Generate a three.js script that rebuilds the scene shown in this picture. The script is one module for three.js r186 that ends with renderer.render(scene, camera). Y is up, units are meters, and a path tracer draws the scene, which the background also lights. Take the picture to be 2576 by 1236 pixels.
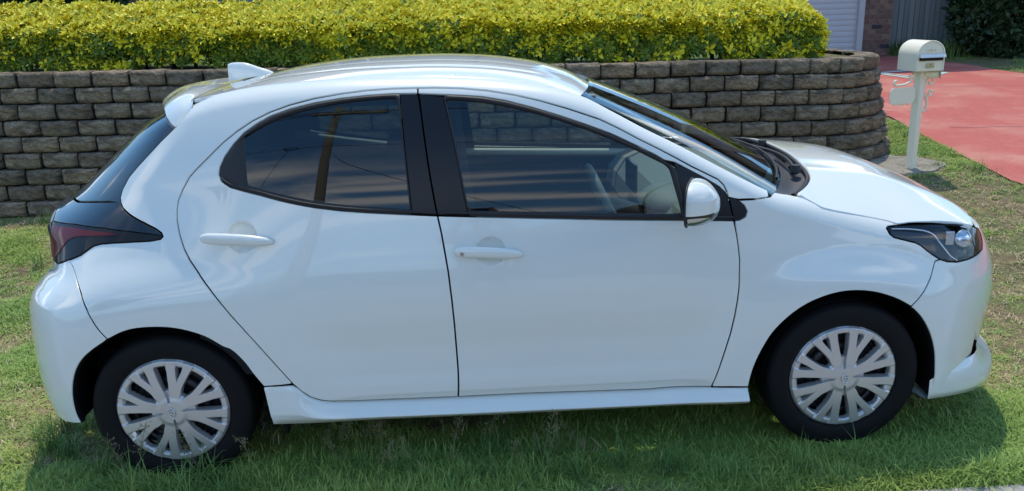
import * as THREE from 'three';
import { mergeGeometries, mergeVertices } from 'three/addons/utils/BufferGeometryUtils.js';
import { RoundedBoxGeometry } from 'three/addons/geometries/RoundedBoxGeometry.js';
import { FontLoader } from 'three/addons/loaders/FontLoader.js';
import { TextGeometry } from 'three/addons/geometries/TextGeometry.js';
import { MarchingCubes } from 'three/addons/objects/MarchingCubes.js';

// ---------------------------------------------------------------- camera
const V3 = THREE.Vector3;
const scene = new THREE.Scene();
const PW = 2576, PH = 1236;                       // photo pixel frame used for all measured outlines
const CAM = { x: 1.1801, y: 1.7056, z: 2.7667, yaw: -0.0387, pitch: -0.2851, roll: -0.0332, f: 2044.76 };
const camera = new THREE.PerspectiveCamera(2 * Math.atan(PH / 2 / CAM.f) * 180 / Math.PI, PW / PH, 0.02, 600);
camera.position.set(CAM.x, CAM.y, CAM.z);
camera.rotation.order = 'YXZ';
camera.rotation.set(CAM.pitch, CAM.yaw, CAM.roll);
camera.updateMatrixWorld(true);

// ---------------------------------------------------------------- sun, sky, exposure
const SUN = new V3(0.015, 1, -0.40).normalize();
const sun = new THREE.DirectionalLight(new THREE.Color(1, 0.905, 0.75), 2.6);
sun.position.set(1.3 + SUN.x * 30, SUN.y * 30, -2 + SUN.z * 30);
sun.target.position.set(1.3, 0, -2);
sun.castShadow = true;
sun.shadow.mapSize.set(4096, 4096);
Object.assign(sun.shadow.camera, { left: -14, right: 14, top: 14, bottom: -14, near: 1, far: 70 });
sun.shadow.radius = 1.2; sun.shadow.bias = -0.0004;
scene.add(sun, sun.target);
const SKY_GAIN = 1.08;
const EXPOSURE = 1.25;

// ---------------------------------------------------------------- small maths
function rng(seed) { let s = seed >>> 0; return () => { s = (s + 0x6D2B79F5) >>> 0; let t = Math.imul(s ^ (s >>> 15), 1 | s); t = (t + Math.imul(t ^ (t >>> 7), 61 | t)) ^ t; return ((t ^ (t >>> 14)) >>> 0) / 4294967296; }; }
const clamp = (x, a, b) => Math.min(b, Math.max(a, x));
const mix = (a, b, t) => a + (b - a) * t;
const sstep = (a, b, x) => { const t = clamp((x - a) / (b - a), 0, 1); return t * t * (3 - 2 * t); };
function hash3(x, y, z) { let h = Math.imul(x, 374761393) ^ Math.imul(y, 668265263) ^ Math.imul(z, 2147483647 - 1274126177); h = Math.imul(h ^ (h >>> 13), 1274126177); return ((h ^ (h >>> 16)) >>> 0) / 4294967296; }
function vnoise(x, y, z = 0) {
  const xi = Math.floor(x), yi = Math.floor(y), zi = Math.floor(z);
  let xf = x - xi, yf = y - yi, zf = z - zi;
  xf = xf * xf * (3 - 2 * xf); yf = yf * yf * (3 - 2 * yf); zf = zf * zf * (3 - 2 * zf);
  const L = (a, b, t) => a + (b - a) * t, H = (i, j, k) => hash3(xi + i, yi + j, zi + k);
  return L(L(L(H(0, 0, 0), H(1, 0, 0), xf), L(H(0, 1, 0), H(1, 1, 0), xf), yf), L(L(H(0, 0, 1), H(1, 0, 1), xf), L(H(0, 1, 1), H(1, 1, 1), xf), yf), zf);
}
function fbm(x, y, z = 0, o = 4) { let a = 0.5, s = 0, n = 0; for (let i = 0; i < o; i++) { s += a * vnoise(x, y, z + i * 7.3); n += a; a *= 0.5; x *= 2.03; y *= 2.03; z *= 2.03; } return s / n; }
function tab(T) {                                 // smooth table: monotone cubic through [x, y] pairs
  const n = T.length, m = [];
  for (let i = 0; i < n; i++) {
    if (i === 0 || i === n - 1) { const j = i ? n - 2 : 0; m.push((T[j + 1][1] - T[j][1]) / (T[j + 1][0] - T[j][0])); continue; }
    const a = (T[i][1] - T[i - 1][1]) / (T[i][0] - T[i - 1][0]), b = (T[i + 1][1] - T[i][1]) / (T[i + 1][0] - T[i][0]);
    m.push(a * b <= 0 ? 0 : 2 * a * b / (a + b));
  }
  return x => {
    if (x <= T[0][0]) return T[0][1] + m[0] * (x - T[0][0]);
    if (x >= T[n - 1][0]) return T[n - 1][1] + m[n - 1] * (x - T[n - 1][0]);
    let i = 0; while (x > T[i + 1][0]) i++;
    const h = T[i + 1][0] - T[i][0], t = (x - T[i][0]) / h, t2 = t * t, t3 = t2 * t;
    return (2 * t3 - 3 * t2 + 1) * T[i][1] + (t3 - 2 * t2 + t) * h * m[i] + (-2 * t3 + 3 * t2) * T[i + 1][1] + (t3 - t2) * h * m[i + 1];
  };
}
// photo pixel <-> world (directions only; depth always comes from a surface)
const camM = camera.matrixWorld, camI = camM.clone().invert();
function toPx(p) { const c = p.clone().applyMatrix4(camI); return [PW / 2 + CAM.f * c.x / -c.z, PH / 2 - CAM.f * c.y / -c.z]; }
function rayDir(u, v) { return new V3((u - PW / 2) / CAM.f, -(v - PH / 2) / CAM.f, -1).transformDirection(camM); }
function atZ(u, v, z) { const d = rayDir(u, v); return camera.position.clone().addScaledVector(d, (z - CAM.z) / d.z); }
function atY(u, v, y) { const d = rayDir(u, v); return camera.position.clone().addScaledVector(d, (y - CAM.y) / d.y); }
const S_ = 0.685471;
const Z = (ox, oy, sc, pts) => pts.map(([x, y]) => [(ox + x / sc) * S_, (oy + y / sc) * S_]);   // coordinates read in an enlarged crop
const z1 = p => Z(0, 150, 1.454, p), z2 = p => Z(0, 850, 1.297, p), z3 = p => Z(700, 200, 1.545, p), z4 = p => Z(1500, 200, 1.545, p),
  z5 = p => Z(2200, 200, 1.545, p), z6 = p => Z(2758, 700, 1.545, p), z7 = p => Z(2558, 950, 1.4492, p), zb1 = p => Z(800, 850, 1.297, p), zb2 = p => Z(1600, 850, 1.29667, p);

// ---------------------------------------------------------------- scene bookkeeping
const used = {};
function numbered(n) { used[n] = (used[n] || 0) + 1; return used[n] === 1 ? n : n + '_' + String(used[n] - 1).padStart(3, '0'); }
function shadows(o) { o.traverse(c => { if (c.isMesh) { c.castShadow = true; c.receiveShadow = true; } }); return o; }
function thing(name, label, category, group) { const o = new THREE.Group(); o.name = numbered(name); o.userData = { label, category }; if (group) o.userData.group = group; scene.add(o); return o; }
function single(name, geo, mat, label, category, group) { const o = new THREE.Mesh(geo, mat); o.name = numbered(name); o.userData = { label, category }; if (group) o.userData.group = group; scene.add(o); return o; }
function structure(name, geo, mat) { const o = new THREE.Mesh(geo, mat); o.name = numbered(name); o.userData = { kind: 'structure' }; scene.add(o); return o; }
function part(parent, name, geo, mat, label) { const o = new THREE.Mesh(geo, mat); o.name = name; if (label) o.userData.label = label; parent.add(o); return o; }

// ---------------------------------------------------------------- geometry helpers
function geom(pos, nor, idx, uv) { const g = new THREE.BufferGeometry(); g.setAttribute('position', new THREE.Float32BufferAttribute(pos, 3)); if (nor) g.setAttribute('normal', new THREE.Float32BufferAttribute(nor, 3)); g.setAttribute('uv', new THREE.Float32BufferAttribute(uv || new Float32Array(pos.length / 3 * 2), 2)); g.setIndex(idx); if (!nor) g.computeVertexNormals(); return g; }
function merged(list) { const l = list.map(g => { let q = g.index ? g.toNonIndexed() : g; const o = new THREE.BufferGeometry(); for (const k of ['position', 'normal', 'uv']) if (q.attributes[k]) o.setAttribute(k, q.attributes[k]); if (!o.attributes.uv) o.setAttribute('uv', new THREE.Float32BufferAttribute(new Float32Array(q.attributes.position.count * 2), 2)); return o; }); return mergeGeometries(l); }
function box(w, h, d, x = 0, y = 0, z = 0, r = 0) { const g = r ? new RoundedBoxGeometry(w, h, d, 2, r) : new THREE.BoxGeometry(w, h, d); return g.translate(x, y, z); }
function tube(pts, r, seg = 24, rs = 8, closed = false) { return new THREE.TubeGeometry(new THREE.CatmullRomCurve3(pts.map(p => p.isVector3 ? p : new V3(...p)), closed), seg, r, rs, closed); }
function grid(fn, na, nb, flip) {                  // parametric sheet with smooth normals
  const pos = [], uv = [], idx = [];
  for (let i = 0; i <= na; i++) for (let j = 0; j <= nb; j++) { const p = fn(i / na, j / nb); pos.push(p.x, p.y, p.z); uv.push(p.u ?? p.x, p.v ?? p.z); }
  for (let i = 0; i < na; i++) for (let j = 0; j < nb; j++) { const a = i * (nb + 1) + j, b = a + 1, c = a + nb + 1, d = c + 1; flip ? idx.push(a, c, b, b, c, d) : idx.push(a, b, c, b, d, c); }
  return geom(pos, null, idx, uv);
}
function loft(rings, closed = true, caps = true) {  // rings: arrays of V3, same length
  const n = rings[0].length, pos = [], idx = [];
  for (const r of rings) for (const p of r) pos.push(p.x, p.y, p.z);
  const m = closed ? n : n - 1;
  for (let i = 0; i < rings.length - 1; i++) for (let j = 0; j < m; j++) { const a = i * n + j, b = i * n + (j + 1) % n, c = a + n, d = b + n; idx.push(a, b, c, b, d, c); }
  const g = geom(pos, null, idx);
  if (!caps || !closed) return g;
  const list = [g];
  for (const [k, fl] of [[0, 1], [rings.length - 1, 0]]) {
    const c = rings[k].reduce((s, p) => s.add(p), new V3()).multiplyScalar(1 / n), q = [c.x, c.y, c.z], id = [];
    for (const p of rings[k]) q.push(p.x, p.y, p.z);
    for (let j = 0; j < n; j++) fl ? id.push(0, 1 + (j + 1) % n, 1 + j) : id.push(0, 1 + j, 1 + (j + 1) % n);
    list.push(geom(q, null, id));
  }
  return merged(list);
}
// ---- panels: a 2D outline on a parametric surface P(a, b)
function surface(P, a0, a1, b0, b1, ref) {
  const s = { P, ref, cache: null };
  s.n = (a, b) => {
    const e = 1e-3, pa = P(a + e, b).sub(P(a - e, b)), pb = P(a, b + e).sub(P(a, b - e)), n = pa.cross(pb).normalize(), p = P(a, b);
    if (n.dot(p.clone().sub(ref(p))) < 0) n.negate();
    return n;
  };
  s.at = (a, b, off = 0) => off ? P(a, b).addScaledVector(s.n(a, b), off) : P(a, b);
  s.pick = (u, v) => {                              // parameters of the visible point seen at photo pixel (u, v)
    if (!s.cache) { s.cache = []; const N = 90; for (let i = 0; i <= N; i++) for (let j = 0; j <= N; j++) { const a = mix(a0, a1, i / N), b = mix(b0, b1, j / N), p = P(a, b); const q = toPx(p); const front = s.n(a, b).dot(camera.position.clone().sub(p)) > 0; s.cache.push([a, b, q[0], q[1], front]); } }
    let best = null, bd = 1e9;
    for (const c of s.cache) { const d = (c[2] - u) ** 2 + (c[3] - v) ** 2 + (c[4] ? 0 : 4000); if (d < bd) { bd = d; best = c; } }
    let a = best[0], b = best[1];
    for (let k = 0; k < 12; k++) {
      const e = 1e-4, q = toPx(P(a, b)), qa = toPx(P(a + e, b)), qb = toPx(P(a, b + e));
      const m00 = (qa[0] - q[0]) / e, m10 = (qa[1] - q[1]) / e, m01 = (qb[0] - q[0]) / e, m11 = (qb[1] - q[1]) / e, r0 = u - q[0], r1 = v - q[1];
      const det = m00 * m11 - m01 * m10; if (Math.abs(det) < 1e3) break;
      a += clamp((r0 * m11 - m01 * r1) / det, -.05, .05); b += clamp((m00 * r1 - m10 * r0) / det, -.05, .05);
    }
    return [clamp(a, a0 - .05, a1 + .05), clamp(b, b0 - .05, b1 + .05)];
  };
  s.picks = list => list.map(([u, v]) => s.pick(u, v));
  return s;
}
function dense(poly, step = 0.02, closed = true) { const out = []; const n = poly.length; for (let i = 0; i < (closed ? n : n - 1); i++) { const p = poly[i], q = poly[(i + 1) % n], k = Math.max(1, Math.ceil(Math.hypot(q[0] - p[0], q[1] - p[1]) / step)); for (let j = 0; j < k; j++) out.push([mix(p[0], q[0], j / k), mix(p[1], q[1], j / k)]); } if (!closed) out.push(poly[n - 1]); return out; }
function smooth(pts, per = 4, closed = false) { const c = new THREE.CatmullRomCurve3(pts.map(p => new V3(p[0], p[1], 0)), closed, 'centripetal'); return c.getPoints(pts.length * per).map(p => [p.x, p.y]); }
function area(poly) { let s = 0; for (let i = 0; i < poly.length; i++) { const p = poly[i], q = poly[(i + 1) % poly.length]; s += p[0] * q[1] - q[0] * p[1]; } return s / 2; }
function inset(poly, d) { const n = poly.length, s = Math.sign(area(poly)); return poly.map((p, i) => { const a = poly[(i + n - 1) % n], b = poly[(i + 1) % n]; let e1 = [p[0] - a[0], p[1] - a[1]], e2 = [b[0] - p[0], b[1] - p[1]]; const l1 = Math.hypot(...e1) || 1e-9, l2 = Math.hypot(...e2) || 1e-9; const n1 = [-e1[1] / l1, e1[0] / l1], n2 = [-e2[1] / l2, e2[0] / l2]; let m = [n1[0] + n2[0], n1[1] + n2[1]]; const k = Math.max(.5, (m[0] * n1[0] + m[1] * n1[1])); return [p[0] + s * d * m[0] / k, p[1] + s * d * m[1] / k]; }); }
function clipAxis(poly, ax, v, keepGreater) { const out = []; const n = poly.length; for (let i = 0; i < n; i++) { const p = poly[i], q = poly[(i + 1) % n], ip = keepGreater ? p[ax] >= v : p[ax] <= v, iq = keepGreater ? q[ax] >= v : q[ax] <= v; if (ip) out.push(p); if (ip !== iq) { const t = (v - p[ax]) / (q[ax] - p[ax]); const r = [mix(p[0], q[0], t), mix(p[1], q[1], t)]; r[ax] = v; out.push(r); } } return out; }
function panel(s, poly0, o = {}) {
  const { cell = 0.02, off = 0, flange = 0.014, gap = 0.0036, cellB = cell } = o;
  let poly = dense(poly0, Math.min(cell, .02)); if (gap) poly = inset(poly, gap); if (area(poly) < 0) poly.reverse();
  const pos = [], nor = [], idx = [], key = new Map();
  const vert = (a, b) => { const k = Math.round(a * 2e5) + '_' + Math.round(b * 2e5); let i = key.get(k); if (i === undefined) { const n = s.n(a, b), p = s.P(a, b).addScaledVector(n, off); i = pos.length / 3; pos.push(p.x, p.y, p.z); nor.push(n.x, n.y, n.z); key.set(k, i); } return i; };
  const tri = (i, j, k) => {
    if (i === j || j === k || i === k) return;
    const A = new V3(pos[i * 3], pos[i * 3 + 1], pos[i * 3 + 2]), B = new V3(pos[j * 3], pos[j * 3 + 1], pos[j * 3 + 2]), C = new V3(pos[k * 3], pos[k * 3 + 1], pos[k * 3 + 2]);
    const d = B.sub(A).cross(C.sub(A)).dot(new V3(nor[i * 3], nor[i * 3 + 1], nor[i * 3 + 2])); d >= 0 ? idx.push(i, j, k) : idx.push(i, k, j);
  };
  let amin = 1e9, amax = -1e9; for (const p of poly) { amin = Math.min(amin, p[0]); amax = Math.max(amax, p[0]); }
  for (let ia = Math.floor(amin / cell); ia * cell < amax; ia++) {
    let col = clipAxis(clipAxis(poly, 0, ia * cell, true), 0, (ia + 1) * cell, false); if (col.length < 3) continue;
    let bmin = 1e9, bmax = -1e9; for (const p of col) { bmin = Math.min(bmin, p[1]); bmax = Math.max(bmax, p[1]); }
    for (let ib = Math.floor(bmin / cellB); ib * cellB < bmax; ib++) {
      let c = clipAxis(clipAxis(col, 1, ib * cellB, true), 1, (ib + 1) * cellB, false);
      c = c.filter((p, i) => { const q = c[(i + 1) % c.length]; return Math.hypot(p[0] - q[0], p[1] - q[1]) > 1e-6; });
      if (c.length < 3 || Math.abs(area(c)) < 1e-9) continue;
      const ids = c.map(p => vert(p[0], p[1]));
      for (const f of THREE.ShapeUtils.triangulateShape(c.map(p => new THREE.Vector2(p[0], p[1])), [])) tri(ids[f[0]], ids[f[1]], ids[f[2]]);
    }
  }
  if (flange) {                                     // folded edge: small round-over and a return into the gap
    const n = poly.length, base = pos.length / 3;
    for (let i = 0; i < n; i++) {
      const p = poly[i], a = poly[(i + n - 1) % n], b = poly[(i + 1) % n], N = s.n(p[0], p[1]), P = s.P(p[0], p[1]).addScaledVector(N, off);
      const T = s.P(b[0], b[1]).sub(s.P(a[0], a[1])).normalize(); const O = T.clone().cross(N).normalize();
      const inn = s.P(p[0] , p[1]); const mid = poly.reduce ? null : null;
      const cpt = [(p[0] + (-(b[1] - a[1])) * 1e-2), (p[1] + (b[0] - a[0]) * 1e-2)]; const into = s.P(cpt[0], cpt[1]).sub(inn); if (into.dot(O) > 0) O.negate();
      const n0 = N.clone().addScaledVector(O, .35).normalize(), n1 = N.clone().addScaledVector(O, 1).normalize();
      const P1 = P.clone().addScaledVector(O, .0004).addScaledVector(N, -.0015), P2 = P.clone().addScaledVector(O, .0004).addScaledVector(N, -flange);
      pos.push(P.x, P.y, P.z, P1.x, P1.y, P1.z, P2.x, P2.y, P2.z); nor.push(n0.x, n0.y, n0.z, n1.x, n1.y, n1.z, O.x, O.y, O.z);
    }
    for (let i = 0; i < n; i++) { const q = base + i * 3, r = base + ((i + 1) % n) * 3; for (const k of [0, 1]) { tri(q + k, r + k, q + k + 1); tri(r + k, r + k + 1, q + k + 1); } }
  }
  return geom(pos, nor, idx);
}
function ribbon(s, line, w, off, closed = false) {  // narrow strip along a line on the surface
  const L = dense(line, .012, closed), pos = [], nor = [], idx = [], n = L.length;
  for (let i = 0; i < n; i++) {
    const a = L[closed ? (i + n - 1) % n : Math.max(0, i - 1)], b = L[closed ? (i + 1) % n : Math.min(n - 1, i + 1)], p = L[i]; const dx = b[0] - a[0], dy = b[1] - a[1], l = Math.hypot(dx, dy) || 1;
    for (const k of [-1, 1]) { const q = [p[0] - dy / l * w * k / 2, p[1] + dx / l * w * k / 2], N = s.n(...q), P = s.P(...q).addScaledVector(N, off); pos.push(P.x, P.y, P.z); nor.push(N.x, N.y, N.z); }
  }
  for (let i = 0; i < (closed ? n : n - 1); i++) { const q = i * 2, r = ((i + 1) % n) * 2; idx.push(q, q + 1, r, q + 1, r + 1, r); }
  return geom(pos, nor, idx);
}
function bead(s, line, r, off, closed = false, step = .012) { const L = dense(line, step, closed).map(p => s.at(p[0], p[1], off)); return new THREE.TubeGeometry(new THREE.CatmullRomCurve3(L, closed, 'centripetal'), L.length * 2, r, 6, closed); }
const ZC = -0.85;
function mirrored(g) { const q = g.clone(); const p = q.attributes.position, n = q.attributes.normal; for (let i = 0; i < p.count; i++) { p.setZ(i, 2 * ZC - p.getZ(i)); if (n) n.setZ(i, -n.getZ(i)); } if (q.index) { const a = q.index.array; for (let i = 0; i < a.length; i += 3) { const t = a[i]; a[i] = a[i + 1]; a[i + 1] = t; } } else { for (const k of ['position', 'normal', 'uv']) { const at = q.attributes[k]; if (!at) continue; const m = at.itemSize, a = at.array; for (let i = 0; i < at.count; i += 3) for (let j = 0; j < m; j++) { const t = a[i * m + j]; a[i * m + j] = a[(i + 1) * m + j]; a[(i + 1) * m + j] = t; } } } return q; }

// ---------------------------------------------------------------- the sky: clear blue with thin streaks of cloud
{
  const W = 1024, H = 512, data = new Float32Array(W * H * 4);
  const grad = [tab([[0, .48], [.09, .34], [.3, .195], [.6, .115], [1, .09]]), tab([[0, .76], [.09, .64], [.3, .48], [.6, .31], [1, .245]]), tab([[0, 1.0], [.09, 1.0], [.3, .92], [.6, .66], [1, .54]])];
  for (let j = 0; j < H; j++) for (let i = 0; i < W; i++) {
    const th = ((j + .5) / H - .5) * Math.PI, ph = ((i + .5) / W - .5) * 2 * Math.PI;
    const dy = Math.sin(th), dx = Math.cos(th) * Math.cos(ph), dz = Math.cos(th) * Math.sin(ph), e = Math.max(0, dy);
    const c = [grad[0](e), grad[1](e), grad[2](e)];
    const cs = dx * SUN.x + dy * SUN.y + dz * SUN.z;
    const g = .35 * Math.pow(Math.max(0, cs), 6) + .8 * Math.pow(Math.max(0, cs), 60);
    c[0] += g; c[1] += g * .96; c[2] += g * .88;
    if (dy > .01) {
      const k = 1 / (dy + .09), x = dx * k, z = dz * k;
      const warp = fbm(x * .5 + 9, z * .5 + 3, 1.7, 3) * 1.6;
      const n = fbm(x * .36 + warp * .5, z * 1.9 + warp * .8 + 4.2, 5.1, 6);
      const cover = (sstep(.56, .67, n) * (1 - .92 * sstep(.36, .52, dy)) + .25 * sstep(.55, .8, n)) * sstep(.01, .07, dy);
      const w = .85 * Math.min(1, cover), b = 1.55 + .35 * Math.max(0, cs);
      c[0] = mix(c[0], b, w); c[1] = mix(c[1], b * 1.005, w); c[2] = mix(c[2], b * 1.01, w);
    }
    if (dy < 0) { const d = sstep(0, -.05, dy); c[0] = mix(c[0], .20, d); c[1] = mix(c[1], .21, d); c[2] = mix(c[2], .17, d); }
    const o = (j * W + i) * 4; for (let q = 0; q < 3; q++) data[o + q] = c[q] * SKY_GAIN; data[o + 3] = 1;
  }
  const t = new THREE.DataTexture(data, W, H, THREE.RGBAFormat, THREE.FloatType);
  t.mapping = THREE.EquirectangularReflectionMapping; t.magFilter = THREE.LinearFilter; t.minFilter = THREE.LinearFilter; t.wrapS = THREE.RepeatWrapping; t.needsUpdate = true;
  scene.background = t; scene.environment = t;
}
// ---------------------------------------------------------------- materials
const std = (r, g, b, o = {}) => new THREE.MeshStandardMaterial(Object.assign({ color: new THREE.Color().setRGB(r, g, b), roughness: .8 }, o));
const phy = (r, g, b, o = {}) => new THREE.MeshPhysicalMaterial(Object.assign({ color: new THREE.Color().setRGB(r, g, b), roughness: .5 }, o));
function noiseTex(w, h, fn, srgb = true) { const d = new Uint8Array(w * h * 4); for (let j = 0; j < h; j++) for (let i = 0; i < w; i++) { const c = fn(i / w, j / h, i, j), o = (j * w + i) * 4; d[o] = clamp(c[0], 0, 1) * 255; d[o + 1] = clamp(c[1], 0, 1) * 255; d[o + 2] = clamp(c[2], 0, 1) * 255; d[o + 3] = 255; } const t = new THREE.DataTexture(d, w, h); t.wrapS = t.wrapT = THREE.RepeatWrapping; t.magFilter = THREE.LinearFilter; t.minFilter = THREE.LinearMipmapLinearFilter; t.generateMipmaps = true; if (srgb) t.colorSpace = THREE.SRGBColorSpace; t.needsUpdate = true; return t; }
const per = (u, v, k, o, seed) => {                 // tileable fbm on the unit square
  const n = (a, b) => fbm(a * k + seed, b * k + seed * 1.7, seed, o); const s = (t) => t * t * (3 - 2 * t), x = s(u), y = s(v);
  return mix(mix(n(u, v), n(u - 1, v), x), mix(n(u, v - 1), n(u - 1, v - 1), x), y);
};
const M = {
  paint: phy(.75, .77, .715, { metalness: .04, roughness: .22, specularIntensity: .65, clearcoat: 1, clearcoatRoughness: .01 }),
  blackGloss: phy(.004, .004, .006, { roughness: .3, specularIntensity: .4, clearcoat: 1, clearcoatRoughness: .02 }),
  pillar: phy(.006, .006, .008, { roughness: .30, specularIntensity: .7 }),
  rubber: std(.012, .012, .014, { roughness: .55 }),
  trim: std(.022, .023, .026, { roughness: .6 }),
  cowl: std(.05, .053, .06, { roughness: .55 }),
  tyre: phy(.007, .007, .008, { roughness: .7, specularIntensity: .4 }),
  under: phy(.007, .007, .008, { roughness: .9, specularIntensity: .3 }),
  gap: std(.01, .01, .012, { roughness: .9 }),
  privacy: phy(.36, .43, .43, { roughness: 0, transmission: 1, thickness: 0, ior: 1.62 }),
  tint: phy(.60, .68, .66, { roughness: 0, transmission: 1, thickness: 0, ior: 1.58 }),
  screen: phy(.72, .86, .80, { roughness: 0, transmission: 1, thickness: 0, ior: 1.75 }),
  lens: phy(.95, .97, 1, { roughness: 0, transmission: 1, thickness: 0, ior: 1.5 }),
  frit: phy(.005, .006, .007, { roughness: .3, specularIntensity: .5, clearcoat: 1, clearcoatRoughness: .01 }),
  chrome: phy(.75, .76, .78, { roughness: .12, metalness: 1 }),
  reflector: phy(.55, .57, .6, { roughness: .18, metalness: 1 }),
  redLamp: phy(.10, .003, .006, { roughness: .6, specularIntensity: .3, clearcoat: .4, clearcoatRoughness: .02 }),
  redLens: phy(.5, .03, .035, { roughness: .03, transmission: .75, thickness: 0, ior: 1.5 }),
  darkLamp: phy(.006, .006, .007, { roughness: .7, specularIntensity: .3, clearcoat: .45, clearcoatRoughness: .02 }),
  cover: phy(.60, .59, .58, { roughness: .34, metalness: .62, clearcoat: .25, clearcoatRoughness: .35 }),
  steel: phy(.02, .021, .024, { roughness: .38 }),
  dash: std(.17, .19, .18, { roughness: .62 }),
  cabin: std(.018, .019, .021, { roughness: .85 }),
  seat: std(.012, .0125, .014, { roughness: .95 }),
  liner: std(.20, .20, .19, { roughness: .95 }),
  doorCap: std(.46, .50, .44, { roughness: .5 }),
};

// ================================================================ the car (x forward, rear axle at 0, near flank at z = 0)
const Dprof = tab([[.12, -.075], [.18, -.056], [.25, -.040], [.30, -.027], [.335, -.013], [.36, -.0125], [.42, -.018], [.50, -.018], [.58, -.010], [.64, -.005], [.70, -.0045], [.75, -.0075], [.80, -.0135], [.90, -.0315], [1.0, -.0530], [1.1, -.0795], [1.2, -.1125], [1.3, -.1530], [1.4, -.203], [1.5, -.262]]);
const YT = tab([[-.9, 1.14], [-.3, 1.28], [0, 1.362], [.142, 1.405], [.255, 1.436], [.463, 1.463], [.754, 1.474], [.973, 1.472], [1.19, 1.46], [1.409, 1.429], [1.568, 1.386], [1.676, 1.330], [1.778, 1.273], [1.925, 1.197], [2.07, 1.117], [2.185, 1.055], [2.271, 1.014], [2.36, .992], [2.456, .966], [2.582, .935], [2.733, .902], [2.9, .885], [3.05, .862], [3.14, .842], [3.26, .80], [3.42, .74]]);
const RR = tab([[-.5, .05], [.2, .055], [1.2, .06], [1.6, .05], [2.1, .045], [2.35, .06], [2.7, .075], [3.0, .06], [3.4, .05]]);
const XF = tab([[.14, 3.30], [.18, 3.375], [.22, 3.40], [.28, 3.375], [.34, 3.36], [.42, 3.372], [.52, 3.390], [.62, 3.378], [.70, 3.350], [.78, 3.31], [.84, 3.27], [.90, 3.18], [1.0, 3.0]]);
const XRn = tab([[.14, -.555], [.2, -.59], [.26, -.625], [.345, -.652], [.435, -.666], [.51, -.671], [.58, -.671], [.65, -.664], [.70, -.642], [.75, -.597], [.80, -.560], [.86, -.594], [.93, -.638], [.965, -.62], [1.0, -.56], [1.04, -.50], [1.1, -.43], [1.2, -.31], [1.3, -.19], [1.4, -.08], [1.5, .02]]);
const XRs = tab([[.14, -.10], [.85, -.10], [.95, -.08], [1.05, -.02], [1.2, .07], [1.4, .20], [1.5, .26]]);
const HANDLES = [];                                 // cup recesses behind the two handles (filled in once they are measured)
function Dside(x, y) {
  let d = Dprof(y);
  d -= .062 * sstep(1.6, 2.75, x) * mix(.3, 1, sstep(.5, .95, y));
  const r = Math.max(0, .7 - x) / .8; d -= r * r * mix(.02, .135, sstep(.70, 1.12, y));
  const eR = Math.hypot((x - .02) / .74, (y - .34) / .53), eF = Math.hypot((x - 2.525) / .62, (y - .34) / .45);
  d = mix(d, .004, (1 - sstep(.60, 1.04, eR)) * sstep(.14, .2, y));
  d = mix(d, .000, (1 - sstep(.66, 1.06, eF)) * sstep(.14, .2, y));
  for (const [hx, hy] of HANDLES) { const q = ((x - hx) / .056) ** 2 + ((y - hy) / .054) ** 2; if (q < 1) d -= .026 * (1 - q) * (1 - .3 * (1 - q)); }
  return d;
}
function bodySide(s, b) {
  let x = s, phi = 0, cs = 1, x0;
  const yl = b;                                     // caps are laid out by level
  const xf = 2.72, xr = XRs(yl);
  if (s > xf) { phi = (s - xf) / .75; const n = 2.45, sn = Math.sin(phi), cn = Math.cos(phi), rr = Math.pow(Math.pow(Math.abs(sn), n) + Math.pow(Math.abs(cn), n), -1 / n); x = xf + (XF(yl) - xf) * rr * sn; cs = rr * cn; }
  else if (s < xr) { phi = (xr - s) / .62; const n = mix(3.0, 2.35, sstep(.70, .90, yl)), sn = Math.sin(phi), cn = Math.cos(phi), rr = Math.pow(Math.pow(Math.abs(sn), n) + Math.pow(Math.abs(cn), n), -1 / n); x = xr - (xr - XRn(yl)) * rr * sn; cs = rr * cn; }
  const yt = YT(x), R = RR(x), yb = yt - R; let y = b, roll = 0;
  if (b > yb) { const f = Math.min(1.62, (b - yb) / R); y = yb + R * Math.sin(f); roll = R * (1 - Math.cos(f)); }
  return new V3(x, y, ZC + (Dside(x, y) - roll - ZC) * cs);
}
const carRef = p => new V3(clamp(p.x, .35, 2.45), Math.min(p.y, .75), ZC);
const SIDE = surface(bodySide, -1.05, 3.88, .14, 1.56, carRef);
const ROOFH = x => (-(bodySide(x, YT(x) + .032).z - ZC)) * -1;
const roofCrown = tab([[-.2, .018], [.2, .020], [.32, .024], [.51, .035], [.77, .045], [1.11, .051], [1.37, .054], [1.54, .055], [1.7, .058]]);
function roofP(x, q) {                               // q: -1 near edge .. 1 far edge
  const e = bodySide(x, YT(x) - RR(x) + RR(x) * 1.5), hw = e.z - ZC, z = ZC - hw * q;
  const rib = -.0018 * (Math.exp(-(((Math.abs(q) - .46) / .035) ** 2)) + Math.exp(-(((Math.abs(q) - .70) / .035) ** 2))) * sstep(.2, .4, x) * sstep(1.55, 1.35, x);
  return new V3(x, e.y + roofCrown(x) * (1 - Math.pow(Math.abs(q), 2.3)) + rib, z);
}
const ROOF = surface(roofP, -.1, 1.72, -1, .2, carRef);
const HE = tab([[2.2, 1.035], [2.349, 1.003], [2.456, .966], [2.582, .934], [2.733, .896], [2.9, .872], [3.05, .835], [3.2, .775], [3.4, .66]]);
const HCn = tab([[2.2, 1.085], [2.4, 1.075], [2.6, 1.060], [2.8, 1.035], [3.0, .965], [3.12, .905], [3.22, .825], [3.30, .73], [3.42, .60]]);
function hoodP(x, q) { const hw = .705, a = Math.abs(q); const crease = .006 * Math.exp(-(((a - .62) / .10) ** 2)); return new V3(x, HE(x) + (HCn(x) - HE(x)) * (1 - Math.pow(a, 2.4)) + crease, ZC - hw * q); }
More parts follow.
